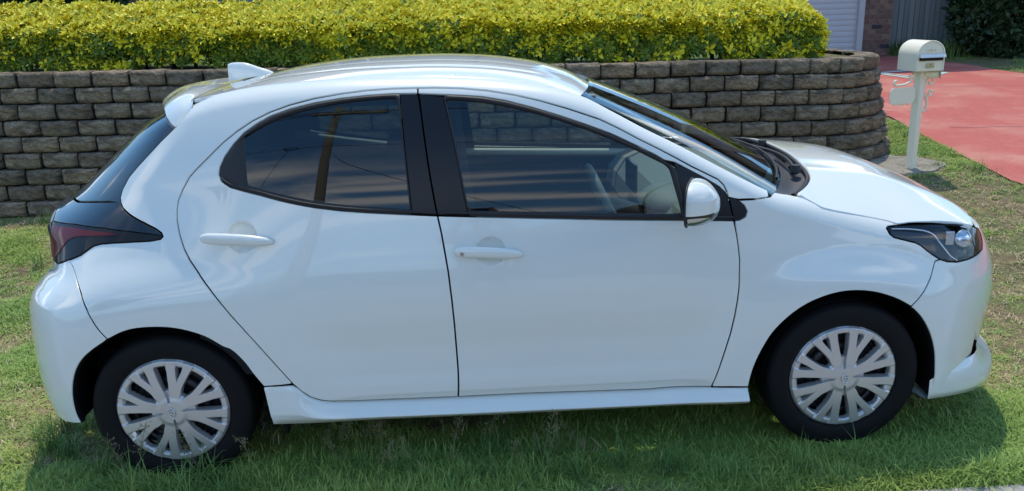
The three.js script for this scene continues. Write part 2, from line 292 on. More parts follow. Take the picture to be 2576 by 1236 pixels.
const HOOD = surface(hoodP, 2.2, 3.42, -1.06, .6, carRef);
function screenP(t, q) {                             // t: 0 cowl .. 1 header
  const xe = mix(2.275, 1.566, t) + .02 * Math.sin(Math.PI * t), ye = mix(1.000, 1.386, t) + .010 * Math.sin(Math.PI * t), hw = mix(.695, .557, t), a = 1 - q * q;
  return new V3(xe + mix(.20, .10, t) * a, ye + mix(.028, .017, t) * a, ZC - hw * q);
}
const SCREEN = surface(screenP, -.02, 1.02, -1.02, 1.02, carRef);

const car = thing('parked_car', 'white five-door hatchback car parked on the grass verge', 'car');
const near = (name, g, m, label) => part(car, name, g, m, label);
function both(name, g, m, label, kids) {             // the same part on both flanks
  const a = near(name, g, m, label), b = near(name, mirrored(g), m, label);
  return [a, b];
}
function sub(pair, name, g, m, label) { part(pair[0], name, g, m, label); part(pair[1], name, mirrored(g), m, label); }

// ---- outlines measured on the photograph, dropped onto the body surface
const PK = list => SIDE.picks(list);
for (const c of [...z3([[288, 1036]]), ...z4([[465, 1118]])]) { const q = SIDE.pick(...c); HANDLES.push(q); }
const bGapUp = [...z3([[1287, 190], [1295, 250], [1308, 350], [1325, 480], [1345, 620], [1365, 740], [1385, 850], [1403, 920], [1420, 1010], [1440, 1120], [1460, 1236]]), ...zb1([[1112, 320], [1125, 440], [1135, 560], [1143, 660], [1145, 730], [1144, 787]])];
const rearDoorBack = [...z3([[1285, 190], [1150, 193], [1000, 203], [850, 222], [700, 248], [560, 285], [450, 325], [350, 375], [260, 435], [180, 500], [100, 580], [40, 640]]), ...z1([[1010, 725], [975, 790], [950, 850], [942, 900], [943, 960], [955, 1030], [980, 1110], [1010, 1170], [1055, 1236]]), ...z2([[950, 210], [1000, 280], [1050, 345], [1100, 405], [1150, 460], [1200, 515], [1250, 570]]), ...zb1([[280, 645], [355, 727], [400, 765], [440, 790], [490, 805], [540, 810]])];
const rearDoorBottom = zb1([[540, 810], [700, 805], [900, 797], [1144, 787]]);
const frontDoorTop = [...z4([[48, 190], [150, 188], [300, 192], [450, 205], [600, 228], [750, 262], [900, 305], [1050, 355]]), [1508, 299], [1555.5, 321.6], [1606.5, 348.5], [1653.9, 372], [1697.7, 395], [1741.4, 419], [1781.5, 438.3], [1807, 451], [1821.6, 465.6], [1828.9, 481], [1831.2, 491]];
const frontDoorFront = [...z5([[735, 830], [750, 890], [765, 950], [780, 1020], [790, 1090], [797, 1160]]), ...zb2([[1446, 200], [1445, 260], [1438, 320], [1424, 400], [1405, 480], [1380, 560], [1350, 650], [1312, 740]])];
const frontDoorBottom = zb2([[1312, 740], [1000, 751], [700, 762], [400, 772], [108, 784]]);
const bGap = PK(bGapUp), rdBack = PK(rearDoorBack), rdBot = PK(rearDoorBottom), fdTop = PK(frontDoorTop), fdFront = PK(frontDoorFront), fdBot = PK(frontDoorBottom);
bGap[0] = [(bGap[0][0] + 0), rdBack[0][1]]; rdBack[0] = bGap[0].slice(); fdTop[0] = bGap[0].slice(); const bEnd = bGap[bGap.length - 1]; rdBot[rdBot.length - 1] = bEnd.slice(); fdBot[fdBot.length - 1] = bEnd.slice();

// windows
const rwBlackTop = PK(z3([[1283, 222], [1185, 223], [1150, 223], [1000, 233], [850, 250], [700, 275], [560, 310], [450, 350], [370, 395], [300, 445], [240, 510], [190, 580], [163, 640], [158, 680], [175, 720], [220, 752], [300, 775], [400, 800], [500, 828], [600, 850], [700, 868], [850, 886], [1000, 897], [1200, 907], [1393, 915]]));
const rwGlass = PK(z3([[1160, 245], [1100, 245], [950, 258], [800, 280], [650, 312], [520, 350], [420, 395], [340, 440], [300, 463], [305, 560], [312, 650], [320, 740], [400, 765], [520, 795], [640, 820], [760, 840], [900, 855], [1050, 865], [1240, 880], [1225, 740], [1210, 600], [1195, 450], [1180, 320], [1172, 265]]));
const rwPlate = PK(z3([[284, 462], [303, 745], [250, 722], [205, 690], [184, 655], [182, 625], [205, 565], [240, 510]]));
const fwBlackTop = PK([...z4([[56, 222], [200, 228], [300, 232], [420, 240], [550, 262], [700, 300], [850, 345], [1000, 395], [1150, 450], [1300, 520], [1400, 570], [1450, 600], [1509, 612]]), ...z5([[500, 650], [600, 703], [680, 750], [722, 790]])]);
const fwGlass = PK([...z4([[208, 252], [300, 255], [420, 268], [550, 290], [700, 325], [850, 370], [1000, 420], [1150, 478], [1300, 545], [1400, 595], [1450, 620], [1480, 645], [1495, 690], [1510, 745], [1526, 800], [1540, 850], [1551, 905], [1200, 900], [800, 893], [342, 885], [320, 780], [295, 650], [270, 520], [245, 400], [222, 300]])]);
const beltF = PK(z5([[760, 942], [500, 940], [250, 939], [0, 937]]).concat(z4([[900, 932], [600, 926], [350, 920], [168, 915]])));

// ---- doors: painted skin ends at the belt; painted frame strip above the glass
const onB = (v0, v1) => bGap.filter(p => p[1] < v0 && p[1] > v1);
const beltR = rwBlackTop.slice(13);                  // rear belt line, back to front
const yBeltB = (beltR[beltR.length - 1][1] + beltF[beltF.length - 1][1]) / 2;
const bBelt = [mix(beltR[beltR.length - 1][0], beltF[beltF.length - 1][0], .5), yBeltB];
const rearDoorPoly = [...rdBack, ...rdBot.slice(1), ...[...bGap].reverse().filter(p => p[1] < yBeltB - .005 && p[1] > bEnd[1] + .01), bBelt, ...[...rwBlackTop].slice(1, -1).reverse(), [bGap[0][0], rwBlackTop[0][1]]];
const rearDoor = both('rear_door', panel(SIDE, rearDoorPoly, { cell: .006 }), M.paint);
const frontDoorPoly = [...fdTop, ...fdFront, ...fdBot.slice(1), ...[...bGap].reverse().filter(p => p[1] < yBeltB - .005 && p[1] > bEnd[1] + .01), bBelt, ...[...beltF].slice(1, -1).reverse(), fdFront[2], fdFront[1], ...[...fwBlackTop].slice(1).reverse(), [bGap[0][0], fwBlackTop[0][1]]];
// split the strip so that the outline never touches itself at the front gap
const frontSkin = [...fdFront.slice(2), ...fdBot.slice(1), ...[...bGap].reverse().filter(p => p[1] < yBeltB - .005 && p[1] > bEnd[1] + .01), bBelt, ...[...beltF].slice(0, -1).reverse()];
const frontStrip = [...fdTop, ...[...fwBlackTop].slice(1).reverse(), [bGap[0][0], fwBlackTop[0][1]]];
const frontDoor = both('front_door', panel(SIDE, frontSkin, { cell: .006 }), M.paint);
sub(frontDoor, 'window_frame', panel(SIDE, frontStrip, { cell: .0125 }), M.paint);

// black pillar covers, glass, seals
const bUp = bGap.filter(p => p[1] > yBeltB + .005);
const rwInner = rwGlass;
const rearPillar = [[bGap[0][0], rwBlackTop[0][1]], rwBlackTop[1], PK(z3([[1186, 262]]))[0], ...PK(z3([[1196, 380], [1212, 540], [1230, 700], [1246, 850], [1252, 895]])), bBelt, ...[...bUp].reverse().slice(0, -1)];
sub(rearDoor, 'pillar_cover', panel(SIDE, rearPillar, { cell: .02, off: -.001 }), M.pillar);
const frontPillar = [[bGap[0][0], fwBlackTop[0][1]], ...bUp.slice(1), bBelt, ...PK(z4([[338, 905], [312, 790], [288, 655], [262, 525], [236, 405], [212, 300], [200, 262], [204, 235]]))];
sub(frontDoor, 'pillar_cover', panel(SIDE, frontPillar, { cell: .02, off: -.001 }), M.pillar);
sub(rearDoor, 'window_glass', panel(SIDE, inset(rwGlass, -.004), { cell: .03, off: -.010, flange: 0, gap: 0 }), M.privacy);
sub(frontDoor, 'window_glass', panel(SIDE, inset(fwGlass, -.004), { cell: .03, off: -.010, flange: 0, gap: 0 }), M.tint);
sub(rearDoor, 'quarter_trim', panel(SIDE, rwPlate, { cell: .02, off: -.004, gap: .001 }), M.pillar);
function band(outer, inner, off) {                   // rubber surround between two outlines of a window
  const N = 160, ro = resample(outer, N), ri0 = resample(inner, N); let best = 0, bd = 1e9;
  for (let k = 0; k < N; k++) { let d = 0; for (let i = 0; i < N; i += 10) { const a = ro[i], b = ri0[(i + k) % N]; d += (a[0] - b[0]) ** 2 + (a[1] - b[1]) ** 2; } if (d < bd) { bd = d; best = k; } }
  const rows = [[0, off - .006], [.12, off], [.5, off + .001], [.88, off - .001], [1, off - .012]];
  const pos = [], nor = [], idx = [];
  for (let i = 0; i < N; i++) for (const [t, o] of rows) { const a = ro[i], b = ri0[(i + best) % N], q = [mix(a[0], b[0], t), mix(a[1], b[1], t)], n = SIDE.n(...q), p = SIDE.P(...q).addScaledVector(n, o); pos.push(p.x, p.y, p.z); }
  const m = rows.length; for (let i = 0; i < N; i++) for (let j = 0; j < m - 1; j++) { const a = i * m + j, b = a + 1, c = ((i + 1) % N) * m + j, d = c + 1; idx.push(a, b, c, b, d, c); }
  return geom(pos, null, idx);
}
function resample(poly, N) { let p = area(poly) < 0 ? [...poly].reverse() : poly; const L = [0]; for (let i = 0; i < p.length; i++) { const a = p[i], b = p[(i + 1) % p.length]; L.push(L[i] + Math.hypot(a[0] - b[0], a[1] - b[1])); } const out = []; for (let k = 0; k < N; k++) { const t = L[p.length] * k / N; let i = 0; while (L[i + 1] < t) i++; const a = p[i], b = p[(i + 1) % p.length], f = (t - L[i]) / (L[i + 1] - L[i] || 1); out.push([mix(a[0], b[0], f), mix(a[1], b[1], f)]); } return out; }
const rearSealOuter = [rwBlackTop[1], ...rwBlackTop.slice(2, -1), PK(z3([[1252, 905]]))[0], ...PK(z3([[1240, 780], [1224, 640], [1206, 480], [1192, 340]]))];
sub(rearDoor, 'window_seal', band(rearSealOuter, rwGlass, -.0005), M.rubber);
const sealRight = PK(z5([[440, 650], [462, 740], [478, 830], [490, 938]]));
const frontSealOuter = [...fwBlackTop.slice(1, 12), ...sealRight, ...beltF.slice(1, -1), ...PK(z4([[330, 880], [306, 770], [282, 640], [256, 510], [230, 390], [206, 285], [196, 245]]))];
sub(frontDoor, 'window_seal', band(frontSealOuter, fwGlass, -.0005), M.rubber);
const sail = [fwBlackTop[12], ...fwBlackTop.slice(13), ...fdFront.slice(0, 3), ...PK(z5([[700, 941], [520, 940]])), PK(z5([[488, 935]]))[0], ...PK(z5([[476, 830], [460, 740], [437, 655]]))];
sub(frontDoor, 'mirror_base', panel(SIDE, sail, { cell: .02, off: -.001, gap: .001 }), M.pillar);
const belt2 = (list, off) => bead(SIDE, list, .0045, off);
sub(rearDoor, 'belt_moulding', belt2(smooth(rwBlackTop.slice(14).map(p => [p[0], p[1] + .010]), 2), .0015), M.rubber);
sub(frontDoor, 'belt_moulding', belt2(beltF.map(p => [p[0], p[1] + .012]), .0015), M.rubber);

// ---- body side: fender, quarter, sill, bumpers
const frontArch = smooth(PK(z7([[275, 683], [290, 620], [315, 550], [350, 480], [400, 400], [450, 345], [520, 285], [600, 235], [700, 195], [790, 175], [880, 172], [960, 182], [1040, 205], [1100, 232], [1140, 255]])), 3);
const frontArch2 = smooth(PK(z7([[1140, 255], [1190, 305], [1230, 370], [1255, 440], [1268, 520], [1268, 600], [1262, 650], [1250, 690], [1235, 728]])), 3), frontArch3 = smooth(PK(z7([[1140, 255], [1190, 305], [1230, 370], [1255, 440], [1268, 520], [1268, 600], [1264, 640]])), 3);
const fenderBumper = PK(z7([[1140, 255], [1180, 215], [1215, 165], [1245, 100], [1268, 15]]));
const lampPx = z6([[768, 215], [775, 202], [820, 196], [900, 193], [1000, 190], [1080, 189], [1150, 190], [1210, 195], [1250, 202], [1285, 212], [1303, 250], [1311, 300], [1310, 332], [1280, 365], [1230, 390], [1170, 405], [1110, 402], [1070, 390], [1030, 365], [990, 335], [960, 310], [930, 295], [870, 280], [810, 265], [785, 245]]);
const lamp = PK(lampPx);
const hoodEdgeF = PK(z6([[260, 14], [320, 50], [400, 95], [480, 115], [600, 138], [720, 160], [780, 174], [828, 194]]));
const apillarFoot = PK(z5([[727, 800], [790, 822], [800, 826]]));
const fenderTop = PK([...z5([[800, 826], [880, 822], [970, 806], [1060, 792]])]);
const noseTri = PK(z5([[738, 800], [790, 827], [825, 860], [839, 890], [830, 920], [800, 938], [768, 942]]));
const fender = [...fenderTop, ...hoodEdgeF, lamp[1], lamp[0], ...[...lamp].slice(17).reverse(), ...[...fenderBumper].reverse(), ...[...frontArch].slice(0, -1).reverse(), ...PK(zb2([[1400, 740]])), ...[...fdFront].slice(3).reverse(), ...[...noseTri].reverse().slice(0, -1)];
const fenderMesh = both('front_fender', panel(SIDE, fender, { cell: .0125 }), M.paint);
sub(fenderMesh, 'corner_trim', panel(SIDE, noseTri, { cell: .02, off: -.002, gap: .0008 }), M.pillar);

const rearArchA = smooth(PK(z2([[385, 915], [365, 880], [350, 830], [343, 780], [345, 720], [360, 660], [390, 610], [440, 565], [510, 517]])), 3);
const rearArchB = smooth(PK([...z2([[510, 517], [570, 485], [640, 465], [740, 458], [820, 462], [900, 478], [980, 505], [1060, 550]]), ...zb1([[60, 565], [120, 620], [170, 685], [217, 740]])]), 3);
const bumperLine = PK(z2([[328, 132], [345, 170], [365, 240], [385, 300], [410, 370], [440, 430], [475, 480], [510, 515]]));
const lampLow = PK(z1([[867, 1045], [855, 1058], [800, 1068], [700, 1073], [600, 1078], [540, 1083], [500, 1094], [465, 1118], [430, 1143], [400, 1156], [365, 1170]]));
const cEdge = PK(z1([[645, 870], [655, 895], [690, 928], [760, 968], [830, 1004], [860, 1026], [867, 1045]]));
const cEdge2 = PK(z1([[930, 466], [860, 535], [800, 600], [740, 665], [690, 725], [655, 790], [640, 840], [645, 870]]));
const spoilerGap = PK(z1([[1030, 340], [1010, 375], [985, 410], [955, 442], [930, 466]]));
// roof rail line (top of the side panel)
const railTop = []; for (let x = .15; x <= 2.262; x += .03) railTop.push([x, YT(x) - RR(x) + RR(x) * 1.5]);
const sidePanel = [...spoilerGap, ...cEdge2.slice(1), ...cEdge.slice(1), ...lampLow.slice(1), ...bumperLine.slice(1), ...rearArchB.slice(1), ...PK(zb1([[300, 734]])), ...[...rdBack].reverse().slice(4), ...[...fdTop].slice(1), ...PK(z5([[733, 812], [790, 823], [900, 819], [962, 807]])), ...[...railTop].reverse()];
both('side_panel', panel(SIDE, sidePanel, { cell: .0125 }), M.paint);

const sillTop = [...PK(zb1([[217, 742], [290, 736], [354, 731]])), ...[...rdBack].slice(-5), ...rdBot.slice(1), ...[...fdBot].reverse().slice(1), ...PK(zb2([[1400, 741], [1486, 741]]))];
function sillMesh() {                                 // side skirt: own section, flaring out below the doors
  const top = sillTop.map(p => SIDE.at(p[0], p[1], 0)), N = 90, rows = [], xs0 = top[0].x, xs1 = top[top.length - 1].x;
  const botPx = x => 0; const bl = [atZ(...zb1([[263, 922]])[0], .012), atZ(...zb1([[1297, 880]])[0], .012), atZ(...zb2([[1490, 820]])[0], .012)];
  const yb = x => x < bl[1].x ? mix(bl[0].y, bl[1].y, (x - bl[0].x) / (bl[1].x - bl[0].x)) : mix(bl[1].y, bl[2].y, (x - bl[1].x) / (bl[2].x - bl[1].x));
  const ytp = x => { for (let i = 0; i < top.length - 1; i++) if (x >= top[i].x && x <= top[i + 1].x) return mix(top[i].y, top[i + 1].y, (x - top[i].x) / (top[i + 1].x - top[i].x || 1)); return x < xs0 ? top[0].y : top[top.length - 1].y; };
  return grid((s, t) => {
    const xt = mix(xs0, xs1, s), xb = mix(bl[0].x, bl[2].x, s), y0 = ytp(xt) - .003, y1 = yb(xb), f = [0, .06, .2, .45, .7, .78, .84, 1, 1, 1][Math.min(9, Math.round(t * 9))];
    const zo = Dside(xt, y0); const flare = [-.016, -.002, 0, .012, .022, .020, .012, .006, -.03, -.12][Math.round(t * 9)];
    const k = sstep(0, .10, s); const z = mix(zo, zo * .3 + .002, Math.min(1, f * 1.2)) + flare * (Math.round(t * 9) > 7 ? 1 : mix(.35, 1, k));
    return new V3(mix(xt, xb, f), mix(y0, y1, f), z);
  }, N, 9, true);
}
both('side_skirt', sillMesh(), M.paint);

// rear bumper
const bumperEdge = []; for (const y of [.78, .70, .6, .5, .4, .3, .24]) bumperEdge.push([-1.07, y]);
const rearBumper = [...bumperLine, ...[...rearArchA].reverse().slice(1), ...PK(z2([[340, 912], [310, 905], [285, 888]])), [-.60, .235], [-.8, .225], [-1.07, .22], ...[...bumperEdge].reverse(), [-.95, .80], [-.72, .812], ...PK(z1([[306, 1189]])), ...PK(z1([[335, 1180]]))];
both('rear_bumper', panel(SIDE, rearBumper, { cell: .0125 }), M.paint);
// tail lamp: dark lens with a red wedge; gloss black garnish above
const lampTopLine = PK(z1([[286, 966], [400, 982], [550, 1002], [700, 1022], [800, 1034], [864, 1042]]));
const lampOuter = [...lampTopLine, ...lampLow.slice(1), ...PK(z1([[335, 1180], [306, 1189]])), [-.70, .818], [-.74, .83], [-.76, .86], [-.74, .90]];
const tail = both('tail_lamp', panel(SIDE, lampOuter, { cell: .0125, off: .004, gap: .001 }), M.darkLamp, 'dark smoked tail lamp with a red wedge');
const redPoly = PK(z1([[290, 984], [400, 1000], [480, 1016], [560, 1024], [640, 1036], [560, 1041], [450, 1044], [405, 1048], [372, 1062], [348, 1090], [325, 1125], [300, 1160], [284, 1150], [278, 1100], [279, 1040]]));
sub(tail, 'red_lens', panel(SIDE, redPoly, { cell: .01, off: .0065, gap: 0, flange: .004 }), M.redLamp);
const garnish = [...cEdge, ...[...lampTopLine].reverse().slice(1), [-.74, .905], [-.9, .90], [-1.07, .90], [-1.07, 1.0], ...PK(z1([[420, 860], [500, 860], [580, 859], [640, 857]]))];
both('tailgate_garnish', panel(SIDE, garnish, { cell: .0125, off: .001 }), M.blackGloss, 'gloss black garnish band under the rear window');
const rearGlass = [...cEdge2, ...PK(z1([[645, 868], [580, 858], [500, 858], [420, 858]])), [-.9, 1.0], [-1.0, 1.01], [-1.0, 1.40], [-.7, 1.40], [-.3, 1.37], ...PK(z1([[885, 395]]))];
both('rear_window', panel(SIDE, rearGlass, { cell: .0125, off: -.001 }), M.frit, 'dark tailgate glass');
// lower tailgate between the lamps
both('tailgate_panel', panel(SIDE, [[-.74, .90], [-.76, .86], [-.74, .83], [-.72, .815], [-1.07, .80], [-1.07, .90]], { cell: .02 }), M.paint);

// front bumper and lip
const slitLine = PK(z7([[1484, 392], [1470, 455], [1455, 515], [1441, 574]]));
const slitTop = slitLine[0];
const bumperFront = [...fenderBumper, ...[...lamp].slice(13, 18).reverse(), lamp[12], lamp[11], lamp[10], lamp[9], [3.62, .80], [3.95, .79], [3.95, .35], [3.6, .35], [slitTop[0] + .05, .35], ...slitLine, ...PK(z7([[1380, 640], [1300, 668], [1258, 672]])), ...[...frontArch3].reverse()];
const fb = both('front_bumper', panel(SIDE, bumperFront, { cell: .0125 }), M.paint);
both('lower_grille', panel(SIDE, [[slitLine[3][0] - .02, .20], [3.95, .19], [3.95, .37], [slitLine[0][0], .37]], { cell: .03, off: -.05, flange: 0, gap: 0 }), M.trim);
both('bumper_edge', ribbon(SIDE, slitLine, .012, -.004), M.gap);
{ // lip: swept along the bumper's plan curve
  const plan = (f, out) => { const n = 2.35, sn = Math.sin(f), cn = Math.cos(f), rr = Math.pow(Math.pow(sn, n) + Math.pow(cn, n), -1 / n); return [2.72 + (.685 + out) * rr * sn, ZC + (.85 + out) * rr * cn]; };
  const rows = [[-.02, .315], [-.004, .290], [.006, .262], [.011, .238], [.014, .218], [.012, .205], [.006, .182], [-.03, .176], [-.12, .178]];
  const f0 = Math.asin(.25);
  const g = grid((s, t) => {
    const k = Math.round(t * (rows.length - 1)), f = mix(k < 2 ? .30 : .238, Math.PI / 2, s), [o, y] = rows[k], e = sstep(0, .55, s);
    const [x, z] = plan(f, (k > 1 && k < 7 ? o * mix(.15, 1, e) : o) + (k > 1 && k < 7 ? mix(-.004, .012, e) : 0) - (k < 2 ? mix(0, .045, sstep(.2, .65, s)) : 0));
    const yy = y + mix(.012, -.028, e) * (k > 1 ? 1 : .3) - (k < 2 ? mix(0, .030, sstep(.2, .65, s)) : 0);
    return new V3(x, yy, z);
  }, 60, rows.length - 1, false);
  both('front_lip', g, M.paint);
}
// headlamp: dark housing, projector and blade under a clear cover
const lampIn = inset(lamp, .004);
const head = both('headlamp', panel(SIDE, lampIn, { cell: .0125, off: -.030, flange: 0, gap: 0 }), M.darkLamp, 'swept-back headlamp with dark housing');
{
  const L = resample(lamp, 140), pos = [], idx = []; for (const q of L) { const n = SIDE.n(...q); for (const o of [.0015, -.032]) { const p = SIDE.P(...q).addScaledVector(n, o); pos.push(p.x, p.y, p.z); } }
  for (let i = 0; i < 140; i++) { const a = i * 2, c = ((i + 1) % 140) * 2; idx.push(a, a + 1, c, a + 1, c + 1, c); }
  sub(head, 'lamp_housing', geom(pos, null, idx), M.darkLamp);
  sub(head, 'lamp_cover', panel(SIDE, lampIn, { cell: .0125, off: .0, flange: 0, gap: 0 }), M.lens);
  const blade = PK(z6([[800, 212], [900, 212], [1000, 226], [1040, 246], [1070, 285], [1105, 330], [1140, 372], [1175, 395]]));
  sub(head, 'light_blade', bead(SIDE, smooth(blade, 3), .0035, -.008), M.chrome);
  const inner = PK(z6([[800, 222], [900, 224], [985, 236], [1025, 256], [1050, 290], [1085, 335], [1120, 378], [1090, 388], [1040, 360], [995, 328], [940, 290], [870, 272], [815, 256]]));
  sub(head, 'side_cell', panel(SIDE, inner, { cell: .0125, off: -.014, gap: 0, flange: .012 }), M.trim);
  const c = PK(z6([[1215, 290]]))[0], P = SIDE.at(c[0], c[1], -.012);
  const pr = new THREE.SphereGeometry(.043, 28, 18).scale(1, 1, .8).translate(P.x + .008, P.y, P.z - .03);
  sub(head, 'projector_lens', pr, M.reflector);
  const c2 = PK(z6([[1150, 270]]))[0], P2 = SIDE.at(c2[0], c2[1], -.016);
  sub(head, 'reflector_cell', box(.035, .055, .02, P2.x, P2.y, P2.z - .01, .005), M.reflector);
}

// ---- bonnet, screen, cowl, roof, spoiler
const hoodNearPx = z6([[260, 12], [320, 48], [400, 93], [480, 113], [600, 136], [720, 158], [780, 171], [828, 187], [900, 178], [1000, 174], [1100, 174], [1180, 180], [1262, 198]]);
const hoodNear = HOOD.picks(hoodNearPx);
const cowlPx = z5([[1117, 785], [1150, 765], [1178, 738], [1196, 705], [1196, 680], [1180, 648], [1140, 607], [1080, 557], [1010, 508], [935, 474]]);
const cowlEdge = HOOD.picks(cowlPx);
const cw = cowlEdge.filter(p => p[1] < -.02);
const half = [...hoodNear]; const tipX = [[3.195, -.60], [3.25, -.40], [3.275, -.2], [3.28, 0]];
const hoodPoly = [...half, ...tipX, ...[...tipX].slice(0, -1).reverse().map(p => [p[0], -p[1]]), ...[...half].reverse().map(p => [p[0], -p[1]]), ...cw.map(p => [p[0], -p[1]]).slice(1), ...[...cw].reverse().slice(0, -1)];
near('bonnet', panel(HOOD, hoodPoly, { cell: .02, cellB: .03, gap: .003, flange: .02 }), M.paint);
both('bonnet_gap', ribbon(SIDE, hoodEdgeF, .02, -.016), M.gap);
both('lamp_gap', ribbon(SIDE, lamp.slice(1, 10).map(p => [p[0], p[1] + .008]), .03, -.012), M.gap);

const scr = [[0, -1], [0, 1], [1, 1], [1, -1]];
near('windscreen', panel(SCREEN, inset(dense(scr, .05), .004), { cell: .05, off: .001, flange: 0, gap: 0 }), M.screen);
near('screen_band', merged([
  panel(SCREEN, [[-.01, -.995], [-.01, .995], [.10, .995], [.075, .8], [.06, .5], [.055, 0], [.06, -.5], [.075, -.8], [.10, -.995]], { cell: .04, off: -.003, flange: 0, gap: 0 }),
  panel(SCREEN, [[.08, -.995], [1, -.995], [1, -.975], [.08, -.97]], { cell: .04, off: -.003, flange: 0, gap: 0 }),
  panel(SCREEN, [[.08, .995], [1, .995], [1, .955], [.08, .95]], { cell: .04, off: -.003, flange: 0, gap: 0 }),
  panel(SCREEN, [[.978, -.96], [1, -.96], [1, .96], [.978, .96]], { cell: .04, off: -.003, flange: 0, gap: 0 })]), M.frit);
{ // cowl tray between screen and bonnet, wipers on it
  const g = grid((s, t) => { const q = mix(-.985, .985, s), a = screenP(-.005, q), rim = cw.length ? hoodP(interpX(cw, -Math.abs(q)), q) : a; const r2 = new V3(rim.x - .004, rim.y - .018, rim.z); const p = a.clone().lerp(r2, t); p.y -= .016 * Math.sin(Math.PI * Math.min(1, t * 1.1)) * sstep(1, .8, Math.abs(q)); return p; }, 80, 10, false);
  const cowl = near('cowl_panel', g, M.cowl);
  part(cowl, 'cowl_edge', tube([...Array(41)].map((_, i) => { const q = mix(-.97, .97, i / 40), r = hoodP(interpX(cw, -Math.abs(q)), q); return new V3(r.x - .012, r.y - .010, r.z); }), .009, 80, 6), M.rubber);
  const onCowl = (q, t, up) => { const a = screenP(0, q), rim = hoodP(interpX(cw, -Math.abs(q)), q); const p = a.clone().lerp(rim, t); p.y += up; return p; };
  for (const [q0, q1, t0, t1] of [[-.62, .12, .55, .18], [.12, .86, .5, .12]]) {
    const arm = part(cowl, 'wiper_arm', tube([onCowl(q0, t0, .012), onCowl(mix(q0, q1, .3), mix(t0, t1, .3), .020), onCowl(mix(q0, q1, .7), mix(t0, t1, .7), .014), screenP(.03, q1).add(new V3(.006, .012, 0))], .0075, 30, 6), M.trim);
    part(arm, 'wiper_blade', tube([...Array(9)].map((_, i) => screenP(mix(.02, .065, i / 8), mix(q0 - .16, q1 + .26, i / 8)).add(new V3(.006, .010, 0))), .006, 40, 6), M.rubber);
    const c = onCowl(q0, t0, .012); part(arm, 'pivot_cap', new THREE.CylinderGeometry(.018, .021, .03, 20).translate(c.x, c.y + .004, c.z), M.trim);
  }
  for (const [q0, q1] of [[-.35, -.12], [.05, .3], [-.62, -.46]]) for (let k = 0; k < 16; k++) { const q = mix(q0, q1, k / 15), a = onCowl(q, .42, -.006), b = onCowl(q, .66, -.006); part(cowl, 'vent_slat', tube([a, b], .0022, 2, 4), M.gap); }
}
function interpX(c, q) { const s = [...c].sort((a, b) => a[1] - b[1]); if (q <= s[0][1]) return s[0][0]; for (let i = 0; i < s.length - 1; i++) if (q >= s[i][1] && q <= s[i + 1][1]) return mix(s[i][0], s[i + 1][0], (q - s[i][1]) / (s[i + 1][1] - s[i][1] || 1)); return s[s.length - 1][0]; }

const roofFront = q => mix(1.662, 1.572, Math.pow(Math.abs(q), 2.2)) - .004;
const roofRear = q => .132 + .012 * Math.pow(Math.abs(q), 4);
{
  const pf = [], pr = []; for (let i = 0; i <= 40; i++) { const q = mix(-1, 1, i / 40); pf.push([roofFront(q), q]); pr.push([roofRear(q), q]); }
  near('roof', panel(ROOF, [...pf, ...pr.reverse()], { cell: .03, cellB: .02, gap: .0015, flange: .012 }), M.paint);
  both('roof_moulding', bead(SIDE, railTop.filter(p => p[0] < 1.55), .004, -.002), M.paint);
  near('roof_lining', panel(ROOF, [[.3, -.95], [1.55, -.95], [1.62, 0], [1.55, .95], [.3, .95]], { cell: .08, off: -.03, flange: 0, gap: 0 }), M.liner);
  near('header_gap', ribbon(ROOF, pf.map(p => [p[0] + .006, p[1]]), .012, -.012), M.gap); near('tailgate_gap', ribbon(ROOF, pr.map(p => [p[0] - .002, p[1]]), .014, -.012), M.gap);
}
{ // spoiler: sections from the near end to the far end
  const sec = [];
  const add = (z, A, B, T, U) => sec.push([A, B, T, U].map(p => atZ(p[0], p[1], z)));
  const at1 = (x, y) => z1([[x, y]])[0];
  const roofEnd = q => roofP(roofRear(q) - .003, q);
  add(-.283, at1(1026, 346), at1(1005, 385), at1(968, 436), at1(934, 466));
  add(-.30, at1(1036, 330), at1(985, 370), at1(935, 430), at1(916, 452)); sec[1][0] = roofEnd(-.97);
  add(-.345, at1(1052, 300), at1(965, 335), at1(898, 400), at1(893, 420)); sec[2][0] = roofEnd(-.89);
  add(-.43, at1(1082, 268), at1(972, 290), at1(876, 358), at1(886, 392)); sec[3][0] = roofEnd(-.74);
  for (const [q, B, T, U] of [[.38, [468, 221], [413, 264], [421, 288]], [0, [470, 213], [416, 252], [423, 276]]]) { const m = roofEnd(-q); sec.push([m, atZ(...B, m.z), atZ(...T, m.z), atZ(...U, m.z)]); }
  for (let i = 4; i >= 0; i--) sec.push(sec[i].map(p => new V3(p.x, p.y, 2 * ZC - p.z)));
  const cols = [0, 1, 2, 3].map(k => new THREE.CatmullRomCurve3(sec.map(s => s[k]), false, 'centripetal'));
  const g = grid((s, t) => { const c = new THREE.CatmullRomCurve3([...cols.map(q => q.getPoint(s)), (() => { const u = cols[3].getPoint(s), T = cols[2].getPoint(s); return new V3(u.x + .05, u.y - .004, u.z); })()], false, 'centripetal'); return c.getPoint(t); }, 90, 26, true);
  const sp = near('rear_spoiler', g, M.paint, 'white roof spoiler over the tailgate glass');
  const w = z1([[905, 445]])[0], W = atZ(w[0], w[1], -.36);
  part(sp, 'washer_nozzle', new THREE.CapsuleGeometry(.008, .02, 4, 10).rotateZ(.7).translate(W.x, W.y, W.z), M.trim);
}
